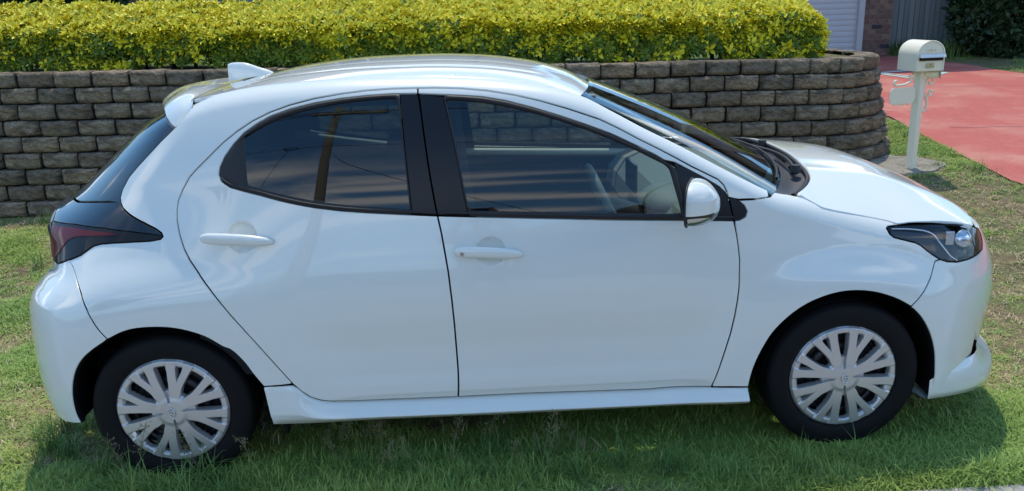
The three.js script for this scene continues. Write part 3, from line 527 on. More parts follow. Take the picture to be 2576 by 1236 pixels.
{ // shark-fin aerial
  const px = Z(500, 150, 3.09, [[1040, 262], [1075, 248], [1150, 242], [1230, 246], [1300, 265], [1400, 300], [1500, 330], [1550, 350]]).map(p => atZ(p[0], p[1], ZC));
  const base = Z(500, 150, 3.09, [[1043, 438], [1100, 424], [1160, 411], [1230, 398], [1300, 387], [1400, 371], [1500, 356], [1552, 349]]).map(p => atZ(p[0], p[1], ZC + .028));
  const N = 24, top = new THREE.CatmullRomCurve3(px), bot = new THREE.CatmullRomCurve3(base.map(p => new V3(p.x, p.y - .01, ZC)));
  const rings = []; for (let i = 0; i <= N; i++) { const u = i / N, a = top.getPoint(u), b = bot.getPoint(u), w = .029 * Math.pow(Math.sin(Math.PI * clamp(u * .62 + .30, 0, 1)), .8) * (i === N ? .2 : 1); const r = []; for (let k = 0; k < 16; k++) { const f = k / 15 * 2 - 1, h = 1 - Math.pow(Math.abs(f), 1.7); r.push(new V3(mix(b.x, a.x, h), mix(b.y, a.y, Math.pow(h, .9)), ZC - w * Math.sign(f) * Math.pow(Math.abs(f), .75) * (1))); } rings.push(r); }
  const g = loft(rings, false, false); const back = []; const bp = [], bi = []; for (const p of rings[0]) bp.push(p.x, p.y, p.z); for (let k = 1; k < 15; k++) bi.push(0, k, k + 1);
  near('shark_fin_aerial', merged([g, geom(bp, null, bi)]), M.paint);
}
// dark strips under every shut line
const shut = [ribbon(SIDE, rdBack, .014, -.010), ribbon(SIDE, rdBot, .014, -.010), ribbon(SIDE, bGap, .016, -.010), ribbon(SIDE, fdTop, .014, -.010), ribbon(SIDE, fdFront, .014, -.010), ribbon(SIDE, fdBot, .014, -.010), ribbon(SIDE, bumperLine, .010, -.004), ribbon(SIDE, fenderBumper, .010, -.004), ribbon(SIDE, PK(zb1([[217, 740], [355, 729]])), .012, -.006), ribbon(SIDE, PK(zb2([[1312, 740], [1486, 740]])), .012, -.006), ribbon(SIDE, cEdge, .02, -.012), ribbon(SIDE, cEdge2, .02, -.012), ribbon(SIDE, lampLow, .02, -.008), ribbon(SIDE, spoilerGap, .014, -.008)];
both('shut_line_seal', merged(shut), M.gap);

// ---- door handles
HANDLES.forEach(([hx, hy], i) => {
  const ends = i ? [z4([[254, 1118]])[0], z4([[650, 1132]])[0]] : [z3([[70, 1025]])[0], z3([[475, 1058]])[0]];
  const A = SIDE.picks([ends[0]])[0], B = SIDE.picks([ends[1]])[0], rings = [];
  for (let k = 0; k <= 36; k++) {
    const u = k / 36, x = mix(A[0], B[0], u), y = mix(A[1], B[1], u) + .004 * Math.sin(Math.PI * u), e = Math.pow(Math.max(0, 1 - Math.pow(Math.abs(2 * u - 1), u < .5 ? 7 : 3.0)), .5);
    const hh = .0205 * e * mix(1.02, .95, u) + .0008, hd = .0145 * e + .0008, c = new V3(x, y, Dside(x, Math.max(y, .9) === y ? y : y) + 0);
    const zs = Dprof(y) - .002, zz = zs + mix(.004, .016, Math.pow(Math.sin(Math.PI * clamp(u, .02, .98)), .5));
    const r = []; for (let j = 0; j < 18; j++) { const f = j / 18 * 2 * Math.PI; r.push(new V3(x, y + hh * Math.sign(Math.sin(f)) * Math.pow(Math.abs(Math.sin(f)), .8), zz + hd * Math.cos(f))); } rings.push(r);
  }
  const h = loft(rings); const pair = i ? frontDoor : rearDoor; sub(pair, 'door_handle', h, M.paint);
  if (i) { const k = z4([[302, 1121]])[0], q = SIDE.picks([k])[0], z = Dprof(q[1]) + .0235; const c = new THREE.CylinderGeometry(.0075, .0075, .004, 20).rotateX(Math.PI / 2).translate(q[0], q[1] - .001, z); part(frontDoor[0], 'key_cylinder', c, M.chrome); part(frontDoor[0], 'key_slot', box(.0015, .008, .001, q[0], q[1] - .001, z + .0025), M.gap); }
});
// ---- door mirrors
{
  const tl = z5([[489, 704]])[0], br = z5([[667, 968]])[0], zc0 = .105, a = atZ(tl[0], tl[1], zc0), b = atZ(br[0], br[1], zc0);
  const x0 = a.x, x1 = b.x, yt = a.y, yb = b.y, cy = (yt + yb) / 2, hh = (yt - yb) / 2 * .90, rings = [], N = 26;
  const ring = (u, s) => { const r = []; for (let j = 0; j < 40; j++) { const f = j / 40 * 2 * Math.PI, c = Math.cos(f), sn = Math.sin(f), n = 3, q = Math.pow(Math.pow(Math.abs(c), n) + Math.pow(Math.abs(sn), n), -1 / n); const drop = mix(0, -.012, u * u); const zz = zc0 - .004 + .108 * s * q * c - .02 * u; r.push(new V3(mix(x0 + .016, x1 + .012, u) - .40 * (zz - zc0) * (1 - .7 * u), cy + drop + hh * s * q * sn * (sn < 0 ? 1 : mix(1, .96, u)), zz)); } return r; };
  for (let k = 0; k <= N; k++) { const u = k / N; rings.push(ring(u, Math.pow(1 - Math.pow(u, 2.6), .55) * mix(.97, 1, sstep(0, .15, u)) + .001)); }
  const full = loft(rings, true, false), split = full.toNonIndexed(), P = split.attributes.position, up = [], dn = [];
  const cut = cy - hh * .36; const nrm = split.attributes.normal;
  const push = (arr, t) => arr.push(...t);
  for (let i = 0; i < P.count; i += 3) { const y = (P.getY(i) + P.getY(i + 1) + P.getY(i + 2)) / 3; const dst = y > cut ? up : dn; for (let k = 0; k < 3; k++) dst.push([P.getX(i + k), P.getY(i + k), P.getZ(i + k), nrm.getX(i + k), nrm.getY(i + k), nrm.getZ(i + k)]); }
  const mk = L => { const p = [], n = [], id = []; L.forEach((v, i) => { p.push(v[0], v[1], v[2]); n.push(v[3], v[4], v[5]); id.push(i); }); return geom(p, n, id); };
  const mm = both('door_mirror', mk(up), M.paint, 'white door mirror cap over a black base');
  sub(mm, 'mirror_base', merged([mk(dn), tube([new V3(x0 + .06, cut - .02, .03), new V3(x0 + .07, cut - .03, -.06)], .028, 8, 12)]), M.blackGloss);
  sub(mm, 'mirror_rim', tube(ring(0, 1.0).map(p => p.clone().add(new V3(-.001, 0, 0))), .0035, 80, 6, true), M.rubber);
  const face = ring(0, .97); const fp = [x0 + .024, cy, zc0], fi = []; face.forEach(p => fp.push(p.x + .004, p.y, p.z)); for (let j = 0; j < 40; j++) fi.push(0, 1 + (j + 1) % 40, 1 + j);
  sub(mm, 'mirror_glass', geom(fp, null, fi), M.chrome);
  const ind = []; for (let k = 0; k <= 16; k++) { const u = mix(.06, .62, k / 16), s = (Math.pow(1 - Math.pow(u, 2.6), .55)) * 1.012, r = []; for (let j = 0; j < 5; j++) { const yy = cut - .004 - .0065 * j, sn = clamp((yy - cy) / (hh * s), -.98, 0); let lo = -Math.PI / 2, hi = 0; for (let q = 0; q < 30; q++) { const m = (lo + hi) / 2, qq = Math.pow(Math.pow(Math.abs(Math.cos(m)), 3) + Math.pow(Math.abs(Math.sin(m)), 3), -1 / 3); (qq * Math.sin(m) < sn) ? lo = m : hi = m; } const qq = Math.pow(Math.pow(Math.abs(Math.cos(lo)), 3) + Math.pow(Math.abs(Math.sin(lo)), 3), -1 / 3); const zz = zc0 - .003 + .1085 * s * qq * Math.cos(lo) - .02 * u; r.push(new V3(mix(x0 + .016, x1 + .012, u) - .40 * (zz - zc0) * (1 - .7 * u), yy - .012 * u * u, zz)); } ind.push(r); }
  sub(mm, 'turn_signal', loft(ind, false, false), M.reflector);
}

// ---- wheels
function wheelCoverGeo() {
  const R = .2075, NT = 640, NR = 84, pos = [], idx = [];
  const wA = tab([[.14, .012], [.25, .022], [.4, .042], [.6, .076], [.8, .098], [1, .110]]), wB = tab([[.30, .020], [.4, .050], [.5, .088], [.62, .106], [.8, .120], [1, .130]]), wS = tab([[.52, -.01], [.62, .0], [.72, .026], [.85, .054], [1, .066]]);
  const loc = th => { const s = Math.PI / 4; let k = Math.round(th / s), t = th - k * s; return [((k % 2) + 2) % 2, Math.abs(t), s / 2 - Math.abs(t)]; };
  const info = (r, th) => {
    const q = r / R, [odd, tg, ts] = loc(th), w = odd ? wB(q) : wA(q), start = odd ? .36 : .40;
    const dG = tg * q - w, dS = ts * q - wS(q);             // <0 inside the lane of a gap / of a small opening
    const endq = .865 - (odd ? .03 : .02) * (tg * q / Math.max(.02, w)) ** 2;
    const hole = (dG < 0 && q > start && q < endq) || (dS < 0 && q > .64 && q < .845);
    return { q, dG, dS, hole, odd };
  };
  const height = (r, th) => {
    const { q, dG, dS, hole, odd } = info(r, th); let z = .0085 * Math.cos(q * 1.15) - .010 * sstep(.965, 1, q) + .0035 * sstep(.30, .20, q);
    const laneG = sstep(.007, -.004, dG) * (odd ? sstep(.28, .38, q) : sstep(.15, .22, q)), laneS = sstep(.007, -.003, dS) * sstep(.52, .60, q);
    const pad = sstep(.84, .90, q); z -= Math.max(laneG, laneS) * mix(.015, .0034, pad) * (1 - .6 * sstep(.975, 1, q)); if (hole) z -= .014; return z;
  };
  const rr = k => R * Math.pow(k / NR, .92);
  for (let k = 0; k <= NR; k++) for (let i = 0; i < NT; i++) { const r = rr(k), th = i / NT * 2 * Math.PI; pos.push(r * Math.cos(th), r * Math.sin(th), height(r, th)); }
  for (let k = 0; k < NR; k++) for (let i = 0; i < NT; i++) {
    const j = (i + 1) % NT, a = k * NT + i, b = k * NT + j, c = a + NT, d = b + NT;
    if ([[rr(k), i], [rr(k), i + 1], [rr(k + 1), i], [rr(k + 1), i + 1]].every(([r, q]) => info(r, q / NT * 2 * Math.PI).hole)) continue;
    idx.push(a, c, b, b, c, d);
  }
  const base = pos.length / 3; for (let i = 0; i < NT; i++) { const th = i / NT * 2 * Math.PI; pos.push(R * Math.cos(th), R * Math.sin(th), height(R, th), (R + .001) * Math.cos(th), (R + .001) * Math.sin(th), -.03); }
  for (let i = 0; i < NT; i++) { const a = base + i * 2, c = base + ((i + 1) % NT) * 2; idx.push(a, a + 1, c, a + 1, c + 1, c); }
  return geom(pos, null, idx);
}
const tyreGeo = (() => {
  const pr = [[.196, -.150], [.205, -.168], [.225, -.182], [.255, -.188], [.280, -.183], [.293, -.172], [.2975, -.160], [.299, -.145], [.2925, -.143], [.2925, -.133], [.2995, -.131], [.300, -.105], [.2935, -.103], [.2935, -.091], [.300, -.089], [.2995, -.061], [.2925, -.059], [.2925, -.049], [.299, -.047], [.2975, -.032], [.293, -.020], [.287, -.0125], [.280, -.009], [.270, -.0055], [.268, -.0062], [.255, -.0035], [.240, -.004], [.226, -.0085], [.2235, -.0095], [.2145, -.016], [.205, -.024], [.196, -.036]].map(p => new THREE.Vector2(p[0], p[1]));
  const g = new THREE.LatheGeometry(pr, 120); g.rotateX(Math.PI / 2); return g;
})();
const wheelR = .298;
const coverGeo = wheelCoverGeo();
function ellipseRing(rx, ry, cy, r, z) { return tube([...Array(28)].map((_, i) => { const a = i / 28 * 2 * Math.PI; return new V3(rx * Math.cos(a), cy + ry * Math.sin(a), z); }), r, 56, 6, true); }
const emblemGeo = merged([ellipseRing(.0185, .0125, 0, .0016, 0), ellipseRing(.0060, .0112, -.0006, .0013, 0), ellipseRing(.0130, .0052, .0058, .0013, 0)]);
function wheel(x, zFace, turn, side) {
  const w = new THREE.Group(); w.name = 'wheel'; car.add(w);
  w.position.set(x, wheelR, zFace); if (side < 0) w.rotation.y = Math.PI;
  const inner = new THREE.Group();
  const rot = g => { const q = g.clone(); q.rotateZ(turn); return q; };
  part(w, 'tyre', tyreGeo, M.tyre);
  part(w, 'wheel_cover', rot(coverGeo).translate(0, 0, -.012), M.cover, 'silver plastic wheel cover with forked spokes');
  part(w, 'steel_rim', merged([new THREE.CylinderGeometry(.196, .196, .10, 64, 1, true).rotateX(Math.PI / 2).translate(0, 0, -.09), new THREE.CircleGeometry(.2, 64).translate(0, 0, -.075), new THREE.TorusGeometry(.11, .018, 10, 64).translate(0, 0, -.066), new THREE.TorusGeometry(.165, .012, 10, 64).translate(0, 0, -.07)]), M.steel);
  part(w, 'hub_emblem', merged([rot(emblemGeo).translate(0, 0, .0040)]), M.chrome);
  const a = turn + 4.13; part(w, 'valve_cap', new THREE.CapsuleGeometry(.0042, .010, 4, 8).rotateX(Math.PI / 2).translate(.163 * Math.cos(a), .163 * Math.sin(a), -.030), M.chrome);
  return w;
}
wheel(0.0, -.022, 1.70, 1); wheel(2.55, -.022, 1.66, 1); wheel(0, 2 * ZC + .022, .3, -1); wheel(2.55, 2 * ZC + .022, .9, -1);

// ---- wheel housings, floor pan, cabin
{
  const housing = (arch) => { const L = dense(arch, .02, false), pos = [], idx = []; const rows = [[-.004, 1], [-.02, .985], [-.06, 1.03], [-.32, 1.03]]; const c = [arch[Math.floor(arch.length / 2)][0], .3]; const mx = L.reduce((s, p) => s + p[0], 0) / L.length; for (const q of L) { const p = SIDE.P(...q); for (const [dz, k] of rows) pos.push(mx + (p.x - mx) * k, .29 + (p.y - .29) * k, dz < -.2 ? dz : p.z + dz); } const m = rows.length; for (let i = 0; i < L.length - 1; i++) for (let j = 0; j < m - 1; j++) { const a = i * m + j; idx.push(a, a + 1, a + m, a + 1, a + m + 1, a + m); } const b = pos.length / 3; pos.push(mx, .25, -.33); for (let i = 0; i < L.length - 1; i++) idx.push(b, i * m + m - 1, (i + 1) * m + m - 1); return geom(pos, null, idx); };
  both('wheel_housing', housing([...frontArch, ...frontArch2.slice(1)]), M.under);
  both('wheel_housing', housing([...rearArchA, ...rearArchB.slice(1), ...PK(zb1([[240, 810], [255, 870], [263, 918]]))]), M.under);
  near('floor_pan', merged([box(1.66, .12, 1.36, 1.28, .235, ZC), box(2.9, .12, .98, 1.35, .23, ZC), box(.35, .22, 1.2, -.30, .36, ZC), box(.45, .2, 1.2, 2.98, .36, ZC), box(.05, .45, 1.4, 2.10, .52, ZC), box(.05, .5, 1.3, .42, .5, ZC)]), M.under);
  both('jack_bracket', box(.012, .05, .03, .415, .215, -.03), M.under);
  both('suspension_arm', tube([new V3(0, .27, -.2), new V3(.3, .25, -.35)], .03, 6, 8), M.under);
}
{
  const ins = (poly, off, cell = .04) => panel(SIDE, poly, { cell, off, flange: 0, gap: 0 });
  const doorIn = [[.12, .42], [2.1, .36], [2.2, .93], [1.6, .955], [1.0, .985], [.5, 1.075], [.15, 1.13]];
  const card = both('door_card', ins(doorIn, -.075), M.cabin);
  const capLine = [[.22, 1.125], [.5, 1.068], [1.0, .984], [1.6, .955], [2.18, .935]];
  sub(card, 'door_capping', merged([ribbon(SIDE, capLine, .05, -.052), bead(SIDE, capLine, .022, -.06)]), M.doorCap);
  sub(card, 'armrest', bead(SIDE, [[1.25, .80], [1.75, .86]], .035, -.10), M.cabin);
  const bp = PK(z3([[1215, 232], [1290, 226]])), bq = PK(z4([[150, 226], [300, 915]]));
  both('pillar_trim', merged([ins([[.90, .95], [1.17, .95], [1.12, 1.40], [.94, 1.42]], -.045), ins([[-.02, 1.0], [.28, 1.10], [.44, 1.34], [.75, 1.42], [.2, 1.40]], -.045), ins([[2.16, .97], [2.24, .99], [1.60, 1.36], [1.50, 1.385]], -.03), ins([[.4, 1.395], [1.5, 1.39], [1.45, 1.43], [.9, 1.46], [.5, 1.45]], -.03)]), M.cabin);
  // seats
  const seatG = (x, z, w) => { const back = new RoundedBoxGeometry(.13, .62, w, 4, .05).rotateZ(.30).translate(x - .20, .78, z), cush = new RoundedBoxGeometry(.50, .16, w, 4, .06).rotateZ(.08).translate(x + .06, .49, z), hr = new RoundedBoxGeometry(.10, .17, .25, 4, .045).rotateZ(.25).translate(x - .335, 1.165, z); return [back, cush, hr]; };
  for (const z of [-.50, -1.20]) { const [b, c, h] = seatG(1.22, z, .46); const s = near('front_seat', merged([b, c]), M.seat); part(s, 'headrest', h, M.seat); }
  const rs = near('rear_seat', merged([new RoundedBoxGeometry(.14, .58, 1.22, 4, .05).rotateZ(.35).translate(.20, .80, ZC), new RoundedBoxGeometry(.48, .16, 1.22, 4, .05).translate(.50, .50, ZC)]), M.seat);
  for (const z of [-.50, -1.20]) part(rs, 'headrest', new RoundedBoxGeometry(.10, .15, .24, 4, .04).rotateZ(.3).translate(.04, 1.12, z), M.seat);
  near('parcel_shelf', box(.26, .02, 1.0, -.08, .99, ZC), M.cabin);
  // dashboard
  const shp = new THREE.Shape(); [[2.34, .60], [1.98, .62], [1.90, .72], [1.885, .80], [1.90, .87], [1.95, .925], [2.05, .955], [2.2, .965], [2.36, .955]].forEach((p, i) => i ? shp.lineTo(...p) : shp.moveTo(...p));
  const dash = near('dashboard', new THREE.ExtrudeGeometry(shp, { depth: 1.40, bevelEnabled: true, bevelSize: .015, bevelThickness: .015, bevelSegments: 3 }).translate(0, 0, ZC - .70), M.dash);
  part(dash, 'instrument_hood', new THREE.SphereGeometry(.17, 28, 16, 0, Math.PI * 2, 0, Math.PI / 2).scale(.75, .42, 1).translate(1.96, .915, -.48), M.dash);
  part(dash, 'centre_screen', box(.016, .13, .22, 1.875, .955, ZC, .006).rotateZ(0), M.frit);
  part(dash, 'air_vent', new THREE.TorusGeometry(.04, .012, 10, 28).rotateY(Math.PI / 2).translate(1.885, .86, -.23), M.trim);
  const st = near('steering_wheel', new THREE.TorusGeometry(.178, .017, 14, 56).rotateY(Math.PI / 2).rotateZ(.40).translate(1.70, .90, -.49), M.dash);
  part(st, 'horn_pad', new THREE.SphereGeometry(.075, 20, 12).scale(.45, .9, 1).rotateZ(.40).translate(1.715, .895, -.49), M.trim);
  part(st, 'spokes', merged([box(.02, .035, .34, 0, 0, 0, .008).rotateZ(.40).translate(1.715, .90, -.49), box(.02, .16, .035, 0, -.09, 0, .008).rotateZ(.40).translate(1.715, .90, -.49)]), M.trim);
  part(st, 'column', new THREE.CylinderGeometry(.045, .055, .28, 16).rotateZ(Math.PI / 2 - .4).translate(1.84, .85, -.49), M.trim);
  part(st, 'badge', ellipseRing(.018, .012, 0, .0015, 0).rotateY(-Math.PI / 2).rotateZ(.4).translate(1.682, .91, -.49), M.chrome);
  near('rear_view_mirror', new RoundedBoxGeometry(.03, .07, .22, 3, .012).rotateZ(.2).translate(1.62, 1.30, ZC), M.trim);
  near('windscreen_visor', box(.16, .012, .36, 1.56, 1.37, -.52, .005).rotateZ(0), M.liner);
}

// ================================================================ the ground
const upperY = (x) => 1.268 - .0203 * x;             // raised garden behind the wall
function G(x, z) {                                   // lawn and drive level
  const h1 = clamp(.196 + .0152 * (x + 2.65), .14, .34);
  let y = h1 * sstep(-1.3, -3.9, z);
  if (z < -3.85) y += (-3.85 - z) * .037 * sstep(4.2, 5.0, x);
  if (z > .24) y -= .02 * sstep(.24, .30, z);
  y += (fbm(x * 1.3 + 3, z * 1.3, 2, 3) - .5) * .03 * (z > -12 ? 1 : 0);
  return y;
}
function onGround(u, v) { const d = rayDir(u, v); let t = .5, p = null; for (let s = 1; s < 40; s += .02) { p = camera.position.clone().addScaledVector(d, s); if (p.y < G(p.x, p.z)) break; } return p; }
const soilTex = noiseTex(512, 512, (u, v) => { const n = per(u, v, 9, 5, 3.1), m = per(u, v, 40, 3, 8.8), k = sstep(.35, .65, n); const b = .55 + .9 * (m - .5); return [mix(.44, .36, k) * (b + .45), mix(.38, .38, k) * (b + .45), mix(.28, .22, k) * (b + .45)]; });
soilTex.repeat.set(1, 1);
const soilMat = std(1, 1, 1, { map: soilTex, roughness: 1 });
{
  const xs = [-80, -40, -20, -12, -8]; for (let x = -6; x <= 9; x += .15) xs.push(x); xs.push(10, 12, 15, 20, 40, 80);
  const zs = [-90, -60, -40, -25, -18]; for (let z = -14; z < -5; z += .4) zs.push(z); for (let z = -5; z <= .25; z += .1) zs.push(z); zs.push(.295, .31);
  const pos = [], uv = [], idx = [];
  xs.forEach(x => zs.forEach(z => { pos.push(x, z > .3 ? -.25 : G(x, z), z); uv.push(x / 1.3, z / 1.3); }));
  const m = zs.length; for (let i = 0; i < xs.length - 1; i++) for (let j = 0; j < m - 1; j++) { const a = i * m + j; idx.push(a, a + 1, a + m, a + 1, a + m + 1, a + m); }
  structure('ground', geom(pos, null, idx, uv), soilMat);
}
// kerb, road, far verge (the street the photograph is taken from)
const concTex = noiseTex(512, 512, (u, v) => { const n = per(u, v, 6, 5, 1.3), m = per(u, v, 60, 2, 5.5), s = per(u, v, 18, 3, 9.2) > .63 ? .82 : 1; const b = (.60 + .25 * (n - .5) + .30 * (m - .5)) * s; return [b, b * .985, b * .94]; });
const concMat = std(.95, .95, .95, { map: concTex, roughness: .95 });
const roadTex = noiseTex(512, 512, (u, v) => { const n = per(u, v, 8, 4, 6.6), m = per(u, v, 90, 2, 2.2); const b = .50 + .18 * (n - .5) + .5 * (m - .5); return [b, b * .99, b * .97]; });
const roadMat = std(1.15, 1.10, 1.04, { map: roadTex, roughness: .95 });
function strip(name, x0, x1, prof, mat, seg = 60) { const g = grid((s, t) => { const k = Math.round(t * (prof.length - 1)); const p = new V3(mix(x0, x1, s), prof[k][1], prof[k][0]); p.u = p.x / 2; p.v = (p.z + p.y) / 2; return p; }, seg, prof.length - 1, false); return structure(name, g, mat); }
strip('kerb', -60, 60, [[.296, -.05], [.296, .004], [.306, .010], [.48, .002], [.55, -.012], [.62, -.085], [.66, -.118], [1.05, -.135], [1.05, -.2]], concMat);
strip('road', -90, 90, [[1.0, -.150], [1.06, -.131], [3.2, -.08], [5.35, -.131], [5.41, -.150]], roadMat, 20);
strip('kerb', -60, 60, [[5.35, -.2], [5.35, -.135], [5.75, -.118], [5.85, .0], [6.07, .004], [6.07, -.05]], concMat);
strip('far_verge', -90, 90, [[6.05, -.03], [6.15, -.01], [14, .25], [30, .6], [90, 1]], std(.10, .145, .045, { map: soilTex, roughness: 1 }), 20);

// ---- driveway: faded red paint on concrete
const drive = surface((a, b) => new V3(a, G(a, b) + .014, b), 3, 20, -14, 1, p => new V3(p.x, -5, p.z));
const z8 = p => Z(2858, 0, 1.7656, p);
const dEdge = z8([[725, 765], [790, 800], [850, 840], [900, 875], [960, 895], [1010, 930], [1090, 970], [1170, 1010], [1250, 1050], [1330, 1090], [1420, 1140], [1500, 1180], [1589, 1210]]).map(p => onGround(...p));
const dTop = z8([[1040, 400], [1100, 407], [1200, 420], [1300, 437], [1400, 455], [1500, 470], [1589, 482]]).map(p => onGround(...p));
const driveTex = noiseTex(512, 512, (u, v) => { const n = per(u, v, 5, 5, 4.4), w = per(u, v, 14, 4, 7.7), m = per(u, v, 120, 2, 3.3); const f = sstep(.46, .66, n) * .55 + sstep(.55, .7, w) * .25; const b = 1 + .16 * (m - .5); return [mix(.70, .76, f) * b, mix(.37, .56, f) * b, mix(.33, .49, f) * b]; });
{
  const poly = [[dEdge[0].x - .05, dEdge[0].z - .5], ...dEdge.map(p => [p.x, p.z])]; const last = dEdge[dEdge.length - 1]; poly.push([last.x + 1.4, last.z + 1.6], [last.x + 2.6, .33], [last.x + 8, .33]);
  const tl = dTop[dTop.length - 1]; poly.push([tl.x + 3.2, tl.z + 6], ...[...dTop].reverse().map(p => [p.x, p.z]), [dTop[0].x - .2, -12.05], [5.2, -12.05], [5.0, -6]);
  const g = panel(drive, poly, { cell: .25, gap: 0, flange: 0 }), P = g.attributes.position, U = g.attributes.uv; for (let i = 0; i < P.count; i++) U.setXY(i, P.getX(i) / 3.2, P.getZ(i) / 3.2);
  structure('driveway', g, std(.97, .97, .97, { map: driveTex, roughness: .9 }));
}
// saw-cut joints across the drive
for (const px of [[[1110, 838], [1640, 829]], [[830, 575], [1640, 560]]]) {
  const [a, b] = z8(px).map(p => onGround(...p)), pos = [], idx = []; for (let i = 0; i <= 40; i++) { const t = i / 40, x = mix(a.x, b.x, t), z = mix(a.z, b.z, t) + .01 * Math.sin(t * 9); for (const w of [-.007, .007]) pos.push(x, G(x, z + w) + .019, z + w); } for (let i = 0; i < 40; i++) idx.push(i * 2, i * 2 + 1, i * 2 + 2, i * 2 + 1, i * 2 + 3, i * 2 + 2);
  structure('drive_joint', geom(pos, null, idx), std(.30, .15, .14, { roughness: 1 }));
}
// painted diamond border on the drive (marking)
{
  const band = (pts, w, lift, m, name) => { const L = pts.map(p => onGround(...p)), pos = [], idx = []; const c = L.reduce((s, p) => s.add(p), new V3()).multiplyScalar(1 / L.length); L.forEach(p => { const q = p.clone().lerp(c, w); for (const r of [p, q]) pos.push(r.x, G(r.x, r.z) + lift, r.z); }); const n = L.length; for (let i = 0; i < n; i++) { const a = i * 2, b = ((i + 1) % n) * 2; idx.push(a, a + 1, b, a + 1, b + 1, b); } return structure(name, geom(pos, null, idx), m); };
  const fill = (A, B) => { const o = []; for (let i = 0; i < A.length; i++) { const p = A[i], q = A[(i + 1) % A.length]; for (let k = 0; k < 8; k++) o.push([mix(p[0], q[0], k / 8), mix(p[1], q[1], k / 8)]); } return o; };
  band(fill([[2388, 185.5], [2318, 205], [2195, 187], [2300, 177]]), .22, .019, std(.40, .50, .46, { roughness: .9 }), 'drive_marking');
  band(fill([[2366, 185.5], [2312, 199], [2216, 187], [2300, 180.5]]), .14, .023, std(.58, .55, .52, { roughness: .9 }), 'drive_marking');
}
// right-hand lawn is the ground sheet itself; raised garden behind the wall
structure('raised_lawn', grid((s, t) => { const x = mix(-14, 4.25, s), z = mix(-11.5, -4.12, t); const p = new V3(x, upperY(x) - .022 + .02 * (fbm(x, z, 1) - .5), z); p.u = x / 1.1; p.v = z / 1.1; return p; }, 60, 24, true), std(.135, .215, .05, { map: noiseTex(256, 256, (u, v) => { const m = per(u, v, 30, 3, 2.7), b = .75 + .9 * (m - .5); return [b, b, b * .9]; }), roughness: 1 }));

